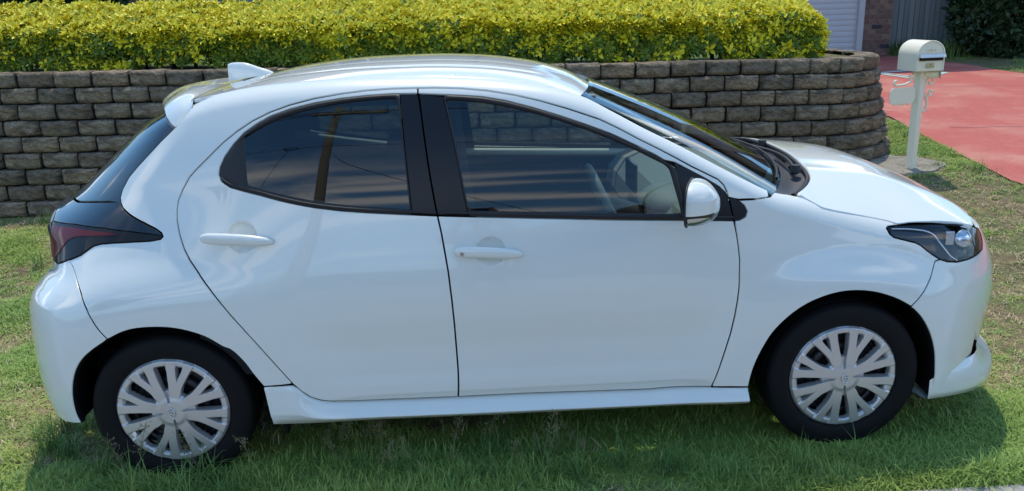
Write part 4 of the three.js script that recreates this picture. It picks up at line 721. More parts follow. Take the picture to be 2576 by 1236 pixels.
// ================================================================ retaining wall of split-face blocks
{
  const wall = thing('retaining_wall', 'grey brown split-face block retaining wall behind the car', 'retaining wall');
  const BW = .295, BH = .1268, SB = .0257;
  const pathPt = (s, out) => {                         // s metres along the top course; curve swings back at the drive
    const xS = 4.02, R = .86; const z0 = x => -4.012 - .005 * x;
    if (s < xS) return { x: s, z: z0(s) + out, a: 0 };
    const f = (s - xS) / R; if (f < Math.PI * .52) return { x: xS + (R + out) * Math.sin(f), z: z0(xS) - R + (R + out) * Math.cos(f), a: f };
    const fm = Math.PI * .52, e = s - xS - R * fm; return { x: xS + (R + out) * Math.sin(fm) + e * Math.cos(fm), z: z0(xS) - R + (R + out) * Math.cos(fm) - e * Math.sin(fm), a: fm };
  };
  const mats = []; for (let k = 0; k < 6; k++) {
    const t = noiseTex(256, 128, (u, v) => { const n = per(u, v, 4, 5, 2.1 + k * 3.7), m = per(u, v, 22, 3, 5.9 + k), d = per(u, v, 5, 4, 11.3 + k * 1.9); const dark = sstep(.45, .75, d) * .38, lich = per(u, v, 34, 2, 21 + k) > .72 ? .22 : 0; const b = (.47 + .38 * (n - .5) + .42 * (m - .5)) * (1 - dark) + lich * .6; const w = [1.09, .98, .84]; return [b * w[0], b * w[1], b * w[2]]; });
    mats.push(std(.90 + .22 * Math.sin(k * 2.3), .87 + .20 * Math.sin(k * 2.25), .82 + .18 * Math.sin(k * 2.2), { map: t, bumpMap: t, bumpScale: .010, roughness: 1 }));
  }
  const blocks = []; for (let v = 0; v < 10; v++) {
    const w = BW - .016, h = BH - .007, d = .2, NX = 16, NY = 8, pos = [], uv = [], idx = []; const sd = v * 13.7, tl = (hash3(v, 3, 1) - .5) * .02;
    for (let j = 0; j <= NY; j++) for (let i = 0; i <= NX; i++) {
      const a = i / NX, b = j / NY, ex = Math.min(a, 1 - a) * w, ey = Math.min(b, 1 - b) * h; const rnd = Math.max(0, 1 - ex / .045) ** 2 * .040 + Math.max(0, 1 - ey / .024) ** 2 * .024;
      const n = (fbm(a * 5 + sd, b * 3 + sd, 1, 4) - .5) * .048 + (fbm(a * 16 + sd, b * 8, 4, 3) - .5) * .022; const edge = Math.min(1, Math.min(ex, ey) / .012 + .35);
      pos.push((a - .5) * w + (i === 0 || i === NX ? (vnoise(b * 4 + sd, 3, 2) - .5) * .006 : 0), (b - 1) * h - (j === NY ? (vnoise(a * 9 + sd, 7) * .006) : 0), n * edge - rnd + tl * (a - .5)); uv.push(a, b);
    }
    const W1 = NX + 1; for (let j = 0; j < NY; j++) for (let i = 0; i < NX; i++) { const q = j * W1 + i; idx.push(q, q + 1, q + W1, q + 1, q + W1 + 1, q + W1); }
    const front = geom(pos, null, idx, uv);
    const rim = []; for (let i = 0; i <= NX; i++) rim.push(NY * W1 + i); for (let j = NY - 1; j >= 0; j--) rim.push(j * W1 + NX); for (let i = NX - 1; i >= 0; i--) rim.push(i); for (let j = 1; j < NY; j++) rim.push(j * W1);
    const p2 = [], u2 = [], i2 = []; rim.forEach(q => { const x = pos[q * 3], y = pos[q * 3 + 1], z = pos[q * 3 + 2]; p2.push(x, y, z, x, y, -d); u2.push(x * 3, y * 3, x * 3, y * 3 + .5); }); for (let i = 0; i < rim.length; i++) { const a = i * 2, b = ((i + 1) % rim.length) * 2; i2.push(a, b, a + 1, b, b + 1, a + 1); }
    blocks.push(merged([front, geom(p2, null, i2, u2)]));
  }
  const R = rng(77);
  for (let r = 0; r < 9; r++) {
    let k = 0; for (let s = -2.49 - BW * 3 + (r % 2 ? BW / 2 : 0) + (R() - .5) * .03; s < 6.1; s += BW, k++) {
      const out = SB * r, p = pathPt(s + BW / 2, out), step = (s + BW / 2 > 2.95 && r < 9 ? .012 : 0);
      const y = 1.2826 - .0203 * Math.min(p.x, 4.4) - BH * r + step + (R() - .5) * .004;
      if (p.x < -3.1 || (y < G(p.x, Math.max(p.z, -3.9)) - .02 && r > 6)) { R(); R(); continue; }
      const m = part(wall, 'block', blocks[Math.floor(R() * 10)], mats[Math.floor(R() * 6)]);
      const sc = p.a > .01 ? 1 + out / .86 * .9 : 1; m.scale.x = sc; m.position.set(p.x, y, p.z + (R() - .5) * .022); m.rotation.set((R() - .5) * .05, p.a + (R() - .5) * .09, (R() - .5) * .010);
    }
  }
  part(wall, 'backfill', merged([grid((s, t) => { const q = pathPt(mix(-3.2, 6.2, s), -.12), o = pathPt(mix(-3.2, 6.2, s), -.16); return new V3(q.x, mix(upperY(q.x) - .08, 0, t), q.z); }, 60, 1, false), grid((s, t) => { const q = pathPt(mix(-3.2, 6.2, s), -.06 - .5 * t); return new V3(q.x, upperY(Math.min(4.4, q.x)) - .010, q.z); }, 60, 1, true)]), soilMat);
}

// concrete pad at the letterbox
{
  const c = onGround(2280, 415), sh = []; for (let i = 0; i < 60; i++) { const a = i / 60 * 2 * Math.PI, r = 1 + .12 * Math.sin(a * 3 + 1) + .06 * Math.sin(a * 7); sh.push([c.x - .03 + .27 * r * Math.cos(a), c.z + .02 + .33 * r * Math.sin(a)]); }
  const s = surface((a, b) => new V3(a, G(a, b) + .016, b), 3, 7, -6, 0, p => new V3(p.x, -5, p.z)); const g = panel(s, sh, { cell: .06, gap: 0, flange: .05 }), P = g.attributes.position, U = g.attributes.uv; for (let i = 0; i < P.count; i++) U.setXY(i, P.getX(i) / .7, P.getZ(i) / .7);
  structure('concrete_pad', g, std(.80, .76, .68, { map: concTex, roughness: 1 }));
}

// ================================================================ grass
const bladeMat = (o = {}) => phy(1, 1, 1, Object.assign({ roughness: .75, side: THREE.DoubleSide, transmission: 0 }, o));
function tuft(seed, n, len, spread, lean, wid) {
  const R = rng(seed), pos = [], nor = [], idx = [];
  for (let k = 0; k < n; k++) {
    const a = R() * 6.283, r = spread * Math.sqrt(R()), L = len * (.5 + .7 * R()), az = R() * 6.283, ln = lean * (.25 + 1.1 * R()), w = wid * (.65 + .6 * R()), bx = r * Math.cos(a), bz = r * Math.sin(a), dx = Math.cos(az), dz = Math.sin(az), seg = 3, b = pos.length / 3;
    for (let i = 0; i <= seg; i++) { const t = i / seg, f = ln * t * (1 + .5 * t), h = L * t * Math.cos(Math.min(1.45, f * .8)), o = L * t * Math.sin(Math.min(1.45, f * .8)), ww = w * (1 - t * t * .92) / 2, cx = bx + dx * o, cz = bz + dz * o; pos.push(cx - dz * ww, h, cz + dx * ww, cx + dz * ww, h, cz - dx * ww); const ny = .75, q = Math.min(1.4, f); for (let s = 0; s < 2; s++) nor.push(-dx * (1 - q * .5) * .6, ny, -dz * (1 - q * .5) * .6); }
    for (let i = 0; i < seg; i++) { const q = b + i * 2; idx.push(q, q + 1, q + 2, q + 1, q + 3, q + 2); }
  }
  return geom(pos, null, idx);
}
function scatter(name, geo, mat, list) {             // list of [x, y, z, scale, turn, [r, g, b]]
  const m = new THREE.InstancedMesh(geo, mat, list.length), d = new THREE.Object3D(), c = new THREE.Color();
  list.forEach((t, i) => { d.position.set(t[0], t[1], t[2]); d.scale.set(t[3], t[3] * (t[6] ?? 1), t[3]); d.rotation.set(0, t[4], 0); d.updateMatrix(); m.setMatrixAt(i, d.matrix); m.setColorAt(i, c.setRGB(...t[5])); });
  m.name = numbered(name); m.userData = { kind: 'stuff' }; scene.add(m); return m;
}
const driveIn = (() => { const L = dEdge.map(p => [p.x, p.z]); return (x, z) => { if (x < 4.9) return false; let e = null; for (let i = 0; i < L.length - 1; i++) if (x >= L[i][0] && x <= L[i + 1][0]) e = mix(L[i][1], L[i + 1][1], (x - L[i][0]) / (L[i + 1][0] - L[i][0])); return e; }; })();
// is the point on the red drive?
const drivePoly = (() => { const last = dEdge[dEdge.length - 1], tl = dTop[dTop.length - 1]; return [[dEdge[0].x - .05, dEdge[0].z - .5], ...dEdge.map(p => [p.x, p.z]), [last.x + 1.4, last.z + 1.6], [last.x + 2.6, .33], [last.x + 8, .33], [tl.x + 3.2, tl.z + 6], ...[...dTop].reverse().map(p => [p.x, p.z]), [dTop[0].x - .2, -12.05], [5.2, -12.05], [5.0, -6]]; })();
function inPoly(x, z, P) { let c = false; for (let i = 0, j = P.length - 1; i < P.length; j = i++) if ((P[i][1] > z) !== (P[j][1] > z) && x < (P[j][0] - P[i][0]) * (z - P[i][1]) / (P[j][1] - P[i][1]) + P[i][0]) c = !c; return c; }
{
  const R = rng(5), kinds = [[], [], [], [], []];
  const bare = (x, z) => fbm(x * 1.25 + 11, z * 1.6 + 5, 3, 4);
  const wheelNear = (x, z) => Math.min(Math.hypot(x, (z + .1) * 1.4), Math.hypot(x - 2.55, (z + .1) * 1.4));
  const pad = onGround(2280, 415);
  const put = (x, z) => {
    if (z > .285) return; if (z < -3.80 + (x > 3.9 ? -(x - 3.9) * .2 : 0) && x < 4.9) return;
    if (x > 4.6 && inPoly(x, z, drivePoly)) return;
    if (Math.hypot((x - pad.x) / .30, (z - pad.z) / .36) < 1) return;
    const underCar = x > -.35 && x < 3.1 && z < -.25 && z > -1.6; if (underCar && R() < .55) return;
    for (const wx of [0, 2.55]) if (Math.abs(x - wx) < .09 && z < -.02 && z > -.19) return;
    const b = bare(x, z), n2 = fbm(x * 3 + 2, z * 3, 9, 3); const dry = sstep(.43, .55, b);
    if (R() < dry * .80) return;
    const lush = sstep(.50, .36, b);
    const edge = z > .18 ? 1.5 : 1;
    const rearZone = x < .0 && z > -.75 ? 1.35 : 1, sillZone = x > -.2 && x < 1.55 && z > -.1 ? 1.5 : 1;
    const h = .62 * mix(.75, 1.3, lush) * edge * rearZone * sillZone * (.75 + .5 * R());
    const isDry = R() < .14 + .60 * dry; let c;
    if (isDry) { const t = R(); c = [mix(.34, .55, t), mix(.28, .44, t), mix(.14, .22, t)]; } else { const t = R(), y = n2; c = [mix(.15, .33, t) + .12 * (y - .4), mix(.275, .45, t) + .05 * (y - .4), mix(.055, .095, t)]; }
    const k = isDry ? 4 : Math.floor(R() * 4); const G0 = G(x, z); const sc = (isDry ? .8 : 1) * (.85 + .4 * R());
    kinds[k].push([x, G0 - .004, z, sc, R() * 6.283, c, h * (isDry ? .7 : 1)]);
  };
  for (let i = 0; i < 46000; i++) put(mix(-1.3, 3.7, R()), mix(-.9, .42, R()));
  for (let i = 0; i < 42000; i++) put(mix(-3.0, -.2, R()), mix(-3.9, -.2, R()));
  for (let i = 0; i < 30000; i++) put(mix(2.6, 6.6, R()), mix(-4.5, -.2, R()));
  for (let i = 0; i < 6000; i++) put(mix(-.3, 3, R()), mix(-3.0, -.6, R()));
  for (let i = 0; i < 5200; i++) put(mix(4.75, 6.0, R()), mix(-6.3, -4.2, R()));
  for (let i = 0; i < 9000; i++) { const x = mix(8.4, 14.5, R()), z = mix(-12.4, -6, R()); put(x, z); }
  kinds.forEach((L, k) => scatter('lawn_grass', k === 4 ? tuft(91, 12, .06, .04, 2.0, .0030) : tuft(11 + k, 14, [.058, .064, .052, .068][k], .036, [1.7, 1.45, 1.95, 1.3][k], [.0046, .0040, .0052, .0038][k]), bladeMat(), L));
  // longer tufts: countable plants along the sill, at the rear wheel, by the kerb and the drive
  const tall = [0, 1, 2].map(k => tuft(401 + k, 40, [.16, .20, .13][k], .05, [1.0, .8, 1.25][k], .0042));
  const spots = []; const S = rng(31);
  for (let i = 0; i < 46; i++) spots.push([mix(-.25, 1.75, S()), mix(-.12, .16, S())]);
  for (let i = 0; i < 16; i++) spots.push([mix(-.95, -.30, S()), mix(-.55, .1, S())]);
  for (let i = 0; i < 14; i++) spots.push([mix(1.8, 3.1, S()), mix(.1, .26, S())]);
  for (let i = 0; i < 10; i++) spots.push([mix(-2.8, -.8, S()), mix(-3.7, -2.4, S())]);
  const q = onGround(2460, 432); spots.push([q.x, q.z, 1.2]); for (const [u, v] of [[2330, 392], [2360, 420], [2260, 330], [2275, 350], [2420, 420]]) { const g = onGround(u, v); spots.push([g.x, g.z, .7]); }
  const lists = [[], [], []]; spots.forEach(([x, z, s]) => { const t = S(); lists[Math.floor(S() * 3)].push([x, G(x, z) - .004, z, (s || (.6 + .5 * S())), S() * 6.28, [mix(.08, .17, t), mix(.18, .28, t), mix(.04, .06, t)]]); });
  lists.forEach((L, k) => scatter('long_grass', tall[k], bladeMat(), L));
  // dry clippings lying on the turf
  { const C = rng(212), L = [[], []]; for (let i = 0; i < 5200; i++) { const x = mix(-3, 6.5, C()), z = mix(-3.7, .26, C()); if ((x > 4.6 && inPoly(x, z, drivePoly)) || bare(x, z) < .40) continue; const t = C(); L[i % 2].push([x, G(x, z) + .008, z, .7 + .7 * C(), C() * 6.28, [mix(.42, .62, t), mix(.35, .50, t), mix(.20, .30, t)]]); } L.forEach((l, k) => scatter('dry_clippings', tuft(811 + k, 5, .05, .05, 2.3, .0034), bladeMat(), l)); }
  // seed heads on thin stalks
  const head = (seed) => { const H = rng(seed), l = []; const hgt = .20 + .12 * H(), bx = (H() - .5) * .14, bz = (H() - .5) * .1; const c = new THREE.QuadraticBezierCurve3(new V3(0, 0, 0), new V3(bx * .2, hgt * .6, bz * .2), new V3(bx, hgt, bz)); l.push(new THREE.TubeGeometry(c, 6, .0007, 3)); for (let i = 0; i < 34; i++) { const t = .55 + .45 * H(), p = c.getPoint(t), a = H() * 6.28, L = (.010 + .022 * H()) * (1.25 - t * .6), d = new V3(Math.cos(a) * L, L * .55, Math.sin(a) * L); const e = p.clone().add(d); l.push(new THREE.TubeGeometry(new THREE.LineCurve3(p, e), 1, .0004, 3)); l.push(new THREE.ConeGeometry(.0014, .008, 4).translate(e.x, e.y, e.z)); } return merged(l); };
  for (let k = 0; k < 4; k++) { const H = rng(700 + k), L = []; for (let i = 0; i < 7; i++) { const x = mix(-.15, 1.6, H()), z = mix(-.08, .14, H()), t = H(); L.push([x, G(x, z), z, .7 + .5 * H(), H() * 6.28, [mix(.14, .22, t), mix(.14, .20, t), mix(.07, .10, t)]]); } scatter('grass_seed_heads', head(50 + k), bladeMat(), L); }
}

// ================================================================ the golden hedge
function leafGeo(L, W, fold, curl) { const p = [[0, 0, 0], [W * .36, fold * .5, L * .28], [-W * .36, fold * .5, L * .28], [W * .5, fold, L * .55], [-W * .5, fold, L * .55], [W * .28, fold * .5, L * .82], [-W * .28, fold * .5, L * .82], [0, -curl, L], [0, -fold * .2, L * .5]], pos = []; p.forEach(q => pos.push(...q)); return geom(pos, null, [0, 8, 1, 0, 2, 8, 1, 8, 3, 2, 4, 8, 3, 8, 5, 4, 6, 8, 5, 8, 7, 6, 7, 8]); }
function sprig(seed, n, L, W, up) { const R = rng(seed), list = []; for (let k = 0; k < n; k++) { const g = leafGeo(L * (.7 + .5 * R()), W * (.8 + .4 * R()), .005, .006); g.rotateX(-(up * (.25 + .75 * R()))); g.rotateZ((R() - .5) * .7); g.rotateY(k * 2.4 + R() * .8); g.translate((R() - .5) * .012, k / n * L * .55, (R() - .5) * .012); list.push(g); } return merged(list); }
function foliage(parent, name, geo, mat, list) {     // list: [x, y, z, scale, rx, ry, rz, colour]
  const m = new THREE.InstancedMesh(geo, mat, list.length), d = new THREE.Object3D(), c = new THREE.Color(); list.forEach((t, i) => { d.position.set(t[0], t[1], t[2]); d.scale.setScalar(t[3]); d.rotation.set(t[4], t[5], t[6]); d.updateMatrix(); m.setMatrixAt(i, d.matrix); m.setColorAt(i, c.setRGB(...t[7])); }); m.name = name; m.userData.kind = 'stuff'; parent.add(m); return m;
}
const leafMat = phy(1, 1, 1, { roughness: .5, side: THREE.DoubleSide });
{
  const hedge = thing('hedge', 'clipped golden yellow and green hedge on top of the block wall', 'hedge'), R = rng(909);
  const x0 = -3.4, x1 = 4.16, zf = -4.34, zb = -5.3, bot = x => upperY(x) - .075 + .10 * Math.pow(fbm(x * 2.3, 5, 3, 3), 1.5);
  const shoulder = x => 1.555 - .014 * x + .07 * (fbm(x * 1.9, 2, 1, 3) - .5) + .05 * (fbm(x * 6, 7, 1, 2) - .5);                 // front edge of the clipped top
  const top = (x, z) => { const k = clamp((zf - z) / (zf - zb), 0, 1); return shoulder(x) + .235 * Math.pow(k, .62) + .07 * (fbm(x * 3.3, z * 3.3, 6, 3) - .5) * sstep(0, .3, k); };
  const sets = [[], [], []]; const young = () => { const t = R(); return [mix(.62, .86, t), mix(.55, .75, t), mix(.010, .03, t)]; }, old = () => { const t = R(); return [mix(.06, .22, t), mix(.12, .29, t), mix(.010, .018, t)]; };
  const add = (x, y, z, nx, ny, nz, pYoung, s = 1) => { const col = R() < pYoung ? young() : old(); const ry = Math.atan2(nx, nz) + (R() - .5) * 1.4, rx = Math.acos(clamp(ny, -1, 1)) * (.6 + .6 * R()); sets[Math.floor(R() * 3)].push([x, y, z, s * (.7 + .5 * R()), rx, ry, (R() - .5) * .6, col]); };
  const bumpF = (x, y) => .12 * (fbm(x * 3.1, y * 4, 2, 3) - .5) + .07 * (fbm(x * 9, y * 9, 5, 2) - .5);
  for (let i = 0; i < 9600; i++) {                   // street face
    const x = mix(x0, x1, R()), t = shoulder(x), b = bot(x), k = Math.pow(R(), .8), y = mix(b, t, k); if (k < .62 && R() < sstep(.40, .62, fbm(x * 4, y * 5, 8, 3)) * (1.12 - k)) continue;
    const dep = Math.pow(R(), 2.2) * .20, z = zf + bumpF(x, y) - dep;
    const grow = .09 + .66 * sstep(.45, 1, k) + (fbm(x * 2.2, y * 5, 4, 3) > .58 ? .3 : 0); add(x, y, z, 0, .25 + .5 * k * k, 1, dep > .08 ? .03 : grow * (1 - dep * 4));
  }
  for (let i = 0; i < 15500; i++) { const x = mix(x0, x1, R()), z = mix(zb, zf + .02, Math.pow(R(), .8)), y = top(x, z) - Math.pow(R(), 2) * .09 + .01; add(x, y, z, 0, .92, .35, .93, .95); }
  for (let i = 0; i < 420; i++) { const x = mix(x0, x1, R()), z = mix(zb, zf, R()), h = R(); for (let q = 0; q < 3; q++) add(x + .01 * q, top(x, z) + .015 + .075 * h * h * (q + 1) / 3, z, 0, .95, .2, 1, .75); }
  for (let i = 0; i < 2600; i++) { const y0 = R(), z = mix(zb, zf, R()), x = x1 + (.06 * Math.sin(y0 * 3.1)) + .05 * (fbm(z * 4, y0 * 4, 3) - .5) - Math.pow(R(), 2) * .15, y = mix(bot(x1), top(x1, z), y0); add(x, y, z, 1, .4, .1, .5 + .45 * y0); }
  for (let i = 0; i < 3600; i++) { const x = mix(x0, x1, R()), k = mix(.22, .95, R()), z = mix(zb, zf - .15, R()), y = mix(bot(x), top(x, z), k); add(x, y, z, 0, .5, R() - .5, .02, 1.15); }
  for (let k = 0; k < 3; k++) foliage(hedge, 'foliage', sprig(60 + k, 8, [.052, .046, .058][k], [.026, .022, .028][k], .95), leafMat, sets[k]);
  const bark = std(.095, .075, .055, { roughness: .95 });
  for (let i = 0; i < 30; i++) { const x = mix(x0 + .1, x1 - .1, (i + .2 + .6 * R()) / 30), z = mix(-4.55, -4.85, R()), y = upperY(x) - .06, pts = [[x, y, z]]; for (let k = 1; k < 5; k++) pts.push([x + (R() - .5) * .10 * k * .6, y + k * .11, z + (R() - .5) * .08]); part(hedge, 'trunk', tube(pts, .011 + .012 * R(), 8, 6), bark); }
}

// ================================================================ letterbox on its post
const creamMat = phy(.86, .79, .61, { roughness: .42, clearcoat: .3, clearcoatRoughness: .3 });
{
  const base = onGround(2290, 428), px = base.x, pz = base.z, py = G(px, pz);
  const lb = thing('letterbox', 'cream arched metal letterbox with scrolls on a square post', 'letterbox');
  const topY = 1.118, lean = -.012;
  part(lb, 'post', new RoundedBoxGeometry(.062, topY - py + .05, .062, 2, .006).rotateY(.5).translate(px, (topY + py) / 2 - .02, pz).applyMatrix4(new THREE.Matrix4()), creamMat);
  const W = .215, L = .29, S = .122, arch = W / 2, y0 = topY, zf = pz + L / 2 - .03;
  const shp = new THREE.Shape(); shp.moveTo(-W / 2, 0); shp.lineTo(W / 2, 0); shp.lineTo(W / 2, S); shp.absarc(0, S, arch, 0, Math.PI, false); shp.lineTo(-W / 2, 0);
  const turn = .03, M4 = new THREE.Matrix4().makeRotationY(turn).setPosition(px + .012, y0, zf); const P = g => g.applyMatrix4(M4);
  part(lb, 'box', P(new THREE.ExtrudeGeometry(shp, { depth: L - .012, bevelEnabled: true, bevelSize: .003, bevelThickness: .003, bevelSegments: 2, curveSegments: 28 }).translate(0, 0, -L)), creamMat);
  const rim = []; rim.push(new V3(-W / 2, 0, 0), new V3(-W / 2, S * .5, 0), new V3(-W / 2, S, 0)); for (let i = 1; i < 16; i++) { const a = Math.PI - i / 16 * Math.PI; rim.push(new V3(arch * Math.cos(a), S + arch * Math.sin(a), 0)); } rim.push(new V3(W / 2, S, 0), new V3(W / 2, S * .5, 0), new V3(W / 2, 0, 0));
  for (const z of [-.006, -.05, -.26]) part(lb, 'rim_bead', P(tube(rim.map(p => p.clone().add(new V3(0, 0, z))), z < -.01 ? .0035 : .006, 60, 6)), creamMat);
  const flap = new THREE.Shape(); flap.moveTo(-W / 2 + .005, .135); flap.lineTo(W / 2 - .005, .135); flap.lineTo(W / 2 - .005, .150); flap.lineTo(-W / 2 + .005, .150);
  part(lb, 'rain_hood', P(merged([grid((s, t) => new V3(mix(-W / 2 + .004, W / 2 - .004, s), mix(.132, .106, t), mix(.000, .032, Math.sqrt(t))), 1, 6, false), box(W - .008, .004, .010, 0, .106, .028), box(.004, .024, .026, -W / 2 + .006, .117, .013), box(.004, .024, .026, W / 2 - .006, .117, .013)])), phy(.70, .71, .70, { roughness: .22, clearcoat: .6, clearcoatRoughness: .15 }));
  part(lb, 'mail_slot', P(box(W - .026, .024, .008, 0, .091, 0)), std(.012, .008, .008));
  const c = document.createElement('canvas'); c.width = 256; c.height = 144; const x = c.getContext('2d'); x.fillStyle = '#cdbd84'; x.fillRect(0, 0, 256, 144); x.strokeStyle = '#4a4534'; x.lineWidth = 5; x.strokeRect(4, 4, 248, 136); x.fillStyle = '#2a2620'; x.textAlign = 'center'; x.font = 'bold 52px sans-serif'; x.fillText('NO', 128, 56); x.font = 'bold 36px sans-serif'; x.fillText('JUNK MAIL', 128, 98); x.font = 'bold 18px sans-serif'; x.fillText('THANK YOU', 128, 126);
  const t = new THREE.CanvasTexture(c); t.colorSpace = THREE.SRGBColorSpace; part(lb, 'sticker', P(new THREE.PlaneGeometry(.062, .034).translate(-.004, .042, .0045)), std(1, 1, 1, { map: t, roughness: .5 }));
  // raised flower on the arch
  const pet = []; for (const s of [-1, 1]) pet.push(tube([[0, .203, .002], [s * .020, .214, .004], [s * .036, .208, .004], [s * .030, .198, .003], [s * .022, .203, .003]], .0045, 16, 6)); pet.push(tube([[0, .195, .002], [0, .212, .004], [0, .228, .003]], .0045, 8, 6)); part(lb, 'flower_relief', P(merged(pet).scale(.85, .85, 1).translate(0, -.012, .002)), creamMat);
  // newspaper tube under the box, with a scalloped end
  const tb = [new THREE.CylinderGeometry(.028, .034, .14, 24, 1, true).rotateX(Math.PI / 2).rotateY(.9).translate(.06, -.034, -.10)]; part(lb, 'paper_tube', P(merged(tb)), creamMat);
  const sc = new THREE.Shape(); for (let i = 0; i <= 48; i++) { const a = i / 48 * 2 * Math.PI, r = .040 + .005 * Math.abs(Math.sin(a * 5)); i ? sc.lineTo(r * Math.cos(a), r * Math.sin(a)) : sc.moveTo(r, 0); } part(lb, 'scalloped_cap', P(new THREE.ExtrudeGeometry(sc, { depth: .006, bevelEnabled: false }).rotateY(.9).scale(.85, .85, 1).translate(.118, -.034, -.05)), std(.26, .27, .28, { roughness: .7 }));
  const spiral = (cx, cy, r0, r1, a0, a1, n = 22) => [...Array(n)].map((_, i) => { const f = i / (n - 1), a = mix(a0, a1, f), r = mix(r0, r1, f); return new V3(cx + r * Math.cos(a), cy + r * Math.sin(a), 0); });
  const Q = g => g.translate(0, -y0, 0).scale(1.06, 1.06, 1).rotateY(.25).translate(px, y0 + .012, pz + .01);
  part(lb, 'scroll_bracket', Q(tube([...spiral(.098, y0 - .105, .012, .038, -3.4, 2.6, 18), new V3(.052, y0 - .12, 0), new V3(.045, y0 - .17, 0), new V3(.062, y0 - .215, 0), new V3(.082, y0 - .25, 0), new V3(.078, y0 - .30, 0), ...spiral(.052, y0 - .305, .026, .012, -.2, -4.2, 12)], .0085, 120, 8)), creamMat);
  part(lb, 'scroll_curl', Q(tube([new V3(.075, y0 - .22, 0), ...spiral(.105, y0 - .185, .026, .010, -2.2, 3.6, 14)], .0075, 50, 8)), creamMat);
  part(lb, 'sign_arm', Q(tube([...spiral(-.075, y0 - .045, .010, .030, 2.0, -3.1, 16), new V3(-.085, y0 - .085, 0), new V3(-.12, y0 - .105, 0), new V3(-.17, y0 - .115, 0), new V3(-.21, y0 - .115, 0), ...spiral(-.222, y0 - .092, .024, .010, -1.4, -5.0, 10)], .0085, 110, 8)), creamMat);
  // plain number plate hanging under the arm
  const pl = new THREE.Shape(); const hw = .115, hh = .058; pl.moveTo(-hw + .03, -hh); pl.lineTo(hw - .03, -hh); pl.quadraticCurveTo(hw, -hh, hw, 0); pl.quadraticCurveTo(hw, hh, hw - .03, hh); pl.lineTo(-hw + .03, hh); pl.quadraticCurveTo(-hw, hh, -hw, 0); pl.quadraticCurveTo(-hw, -hh, -hw + .03, -hh);
  const pg = new THREE.ExtrudeGeometry(pl, { depth: .006, bevelEnabled: true, bevelSize: .003, bevelThickness: .002, bevelSegments: 2 }); const tips = []; for (let i = -3; i <= 3; i++) tips.push(new THREE.SphereGeometry(.008, 8, 6).translate(i * .022, -.064, .003));
  part(lb, 'number_plate', Q(merged([pg, ...tips]).translate(-.155, y0 - .195, 0)), creamMat, 'blank cream plate hanging from the scroll arm');
}

// ================================================================ garage end of the house
const brickTex = k => noiseTex(128, 64, (u, v) => { const n = per(u, v, 6, 4, 3 + k * 5), m = per(u, v, 30, 2, 8 + k); const b = 1 + .45 * (n - .5) + .3 * (m - .5); return [b * .5, b * .5, b * .5]; });
const brickBase = [0, 1].map(brickTex);
const brickTones = [[.50, .28, .22], [.44, .26, .20], [.56, .36, .27], [.40, .22, .18], [.36, .24, .20], [.13, .10, .13]].map((c, i) => std(c[0] * 2.0, c[1] * 2.0, c[2] * 2.0, { map: brickBase[i % 2], roughness: .95 }));
const mortar = std(.36, .33, .29, { roughness: 1 });
{
  const zw = -12.0, gh = thing('garage_house', 'brick house end with pale roller garage door and red drive', 'house');
  const X = (u, v = 100) => atZ(u, v, zw).x, floor = .60;
  const dl = X(1990), dr = X(2152), fr = X(2166), br = X(2242);
  const slatM = phy(.56, .56, .57, { roughness: .55 }); const door = part(gh, 'roller_door', box(dr - dl, 3, .02, (dl + dr) / 2, floor + 1.5, zw - .06), std(.34, .34, .35));
  const sg = new THREE.CylinderGeometry(.055, .055, dr - dl, 10, 1, false, 0, Math.PI).rotateZ(Math.PI / 2).rotateX(Math.PI / 2).scale(1, 1, .35);
  const pitch = .098; for (let k = 0; k < 24; k++) { const m = part(door, 'slat', sg, slatM); m.position.set((dl + dr) / 2, floor + .05 + k * pitch, zw - .045); }
  part(gh, 'door_frame', box(fr - dr, 3.2, .14, (dr + fr) / 2, floor + 1.6, zw + .0, .004), phy(.52, .51, .52, { roughness: .5 }));
  const wall = part(gh, 'wall', box(br - fr, 3.2, .2, (fr + br) / 2, floor + 1.6, zw - .118), mortar);
  const bl = .180, bh = .086, geoB = new RoundedBoxGeometry(bl - .010, bh - .010, .03, 1, .003), Rn = rng(14), n = Math.round((br - fr) / bl);
  const geoH = new RoundedBoxGeometry(bl / 2 - .010, bh - .010, .03, 1, .003);
  for (let r = 0; r < 22; r++) for (let k = 0; k <= n; k++) { const off = r % 2 ? -bl / 2 : 0, cx = fr + .005 + bl * (k + .5) + off; let g = geoB, x = cx; if (cx - bl / 2 < fr - .01) { g = geoH; x = cx + bl / 4; } if (cx + bl / 2 > br + .02) { if (cx - bl / 4 + bl / 4 > br) continue; g = geoH; x = cx - bl / 4; } const b = part(wall, 'brick', g, brickTones[Rn() < .07 ? 5 : Math.floor(Rn() * 5)]); b.position.set(x, floor + .045 + r * bh, zw - .016); }
  part(gh, 'side_wall', box(.2, 3.2, 4, br - .1, floor + 1.6, zw - 2.2), mortar); part(gh, 'lintel_wall', box(4.5, .9, .2, dl + 1.2, floor + 3.4, zw - .125), mortar);
  part(gh, 'roof', box(9, .14, 7, dl + 1.5, floor + 3.95, zw - 2.6), std(.12, .07, .055, { roughness: .9 })); part(gh, 'threshold', box(br - dl + 1, .06, .35, (dl + br) / 2 + .3, floor - .01, zw + .2), std(.45, .17, .16, { roughness: .9 }));
}
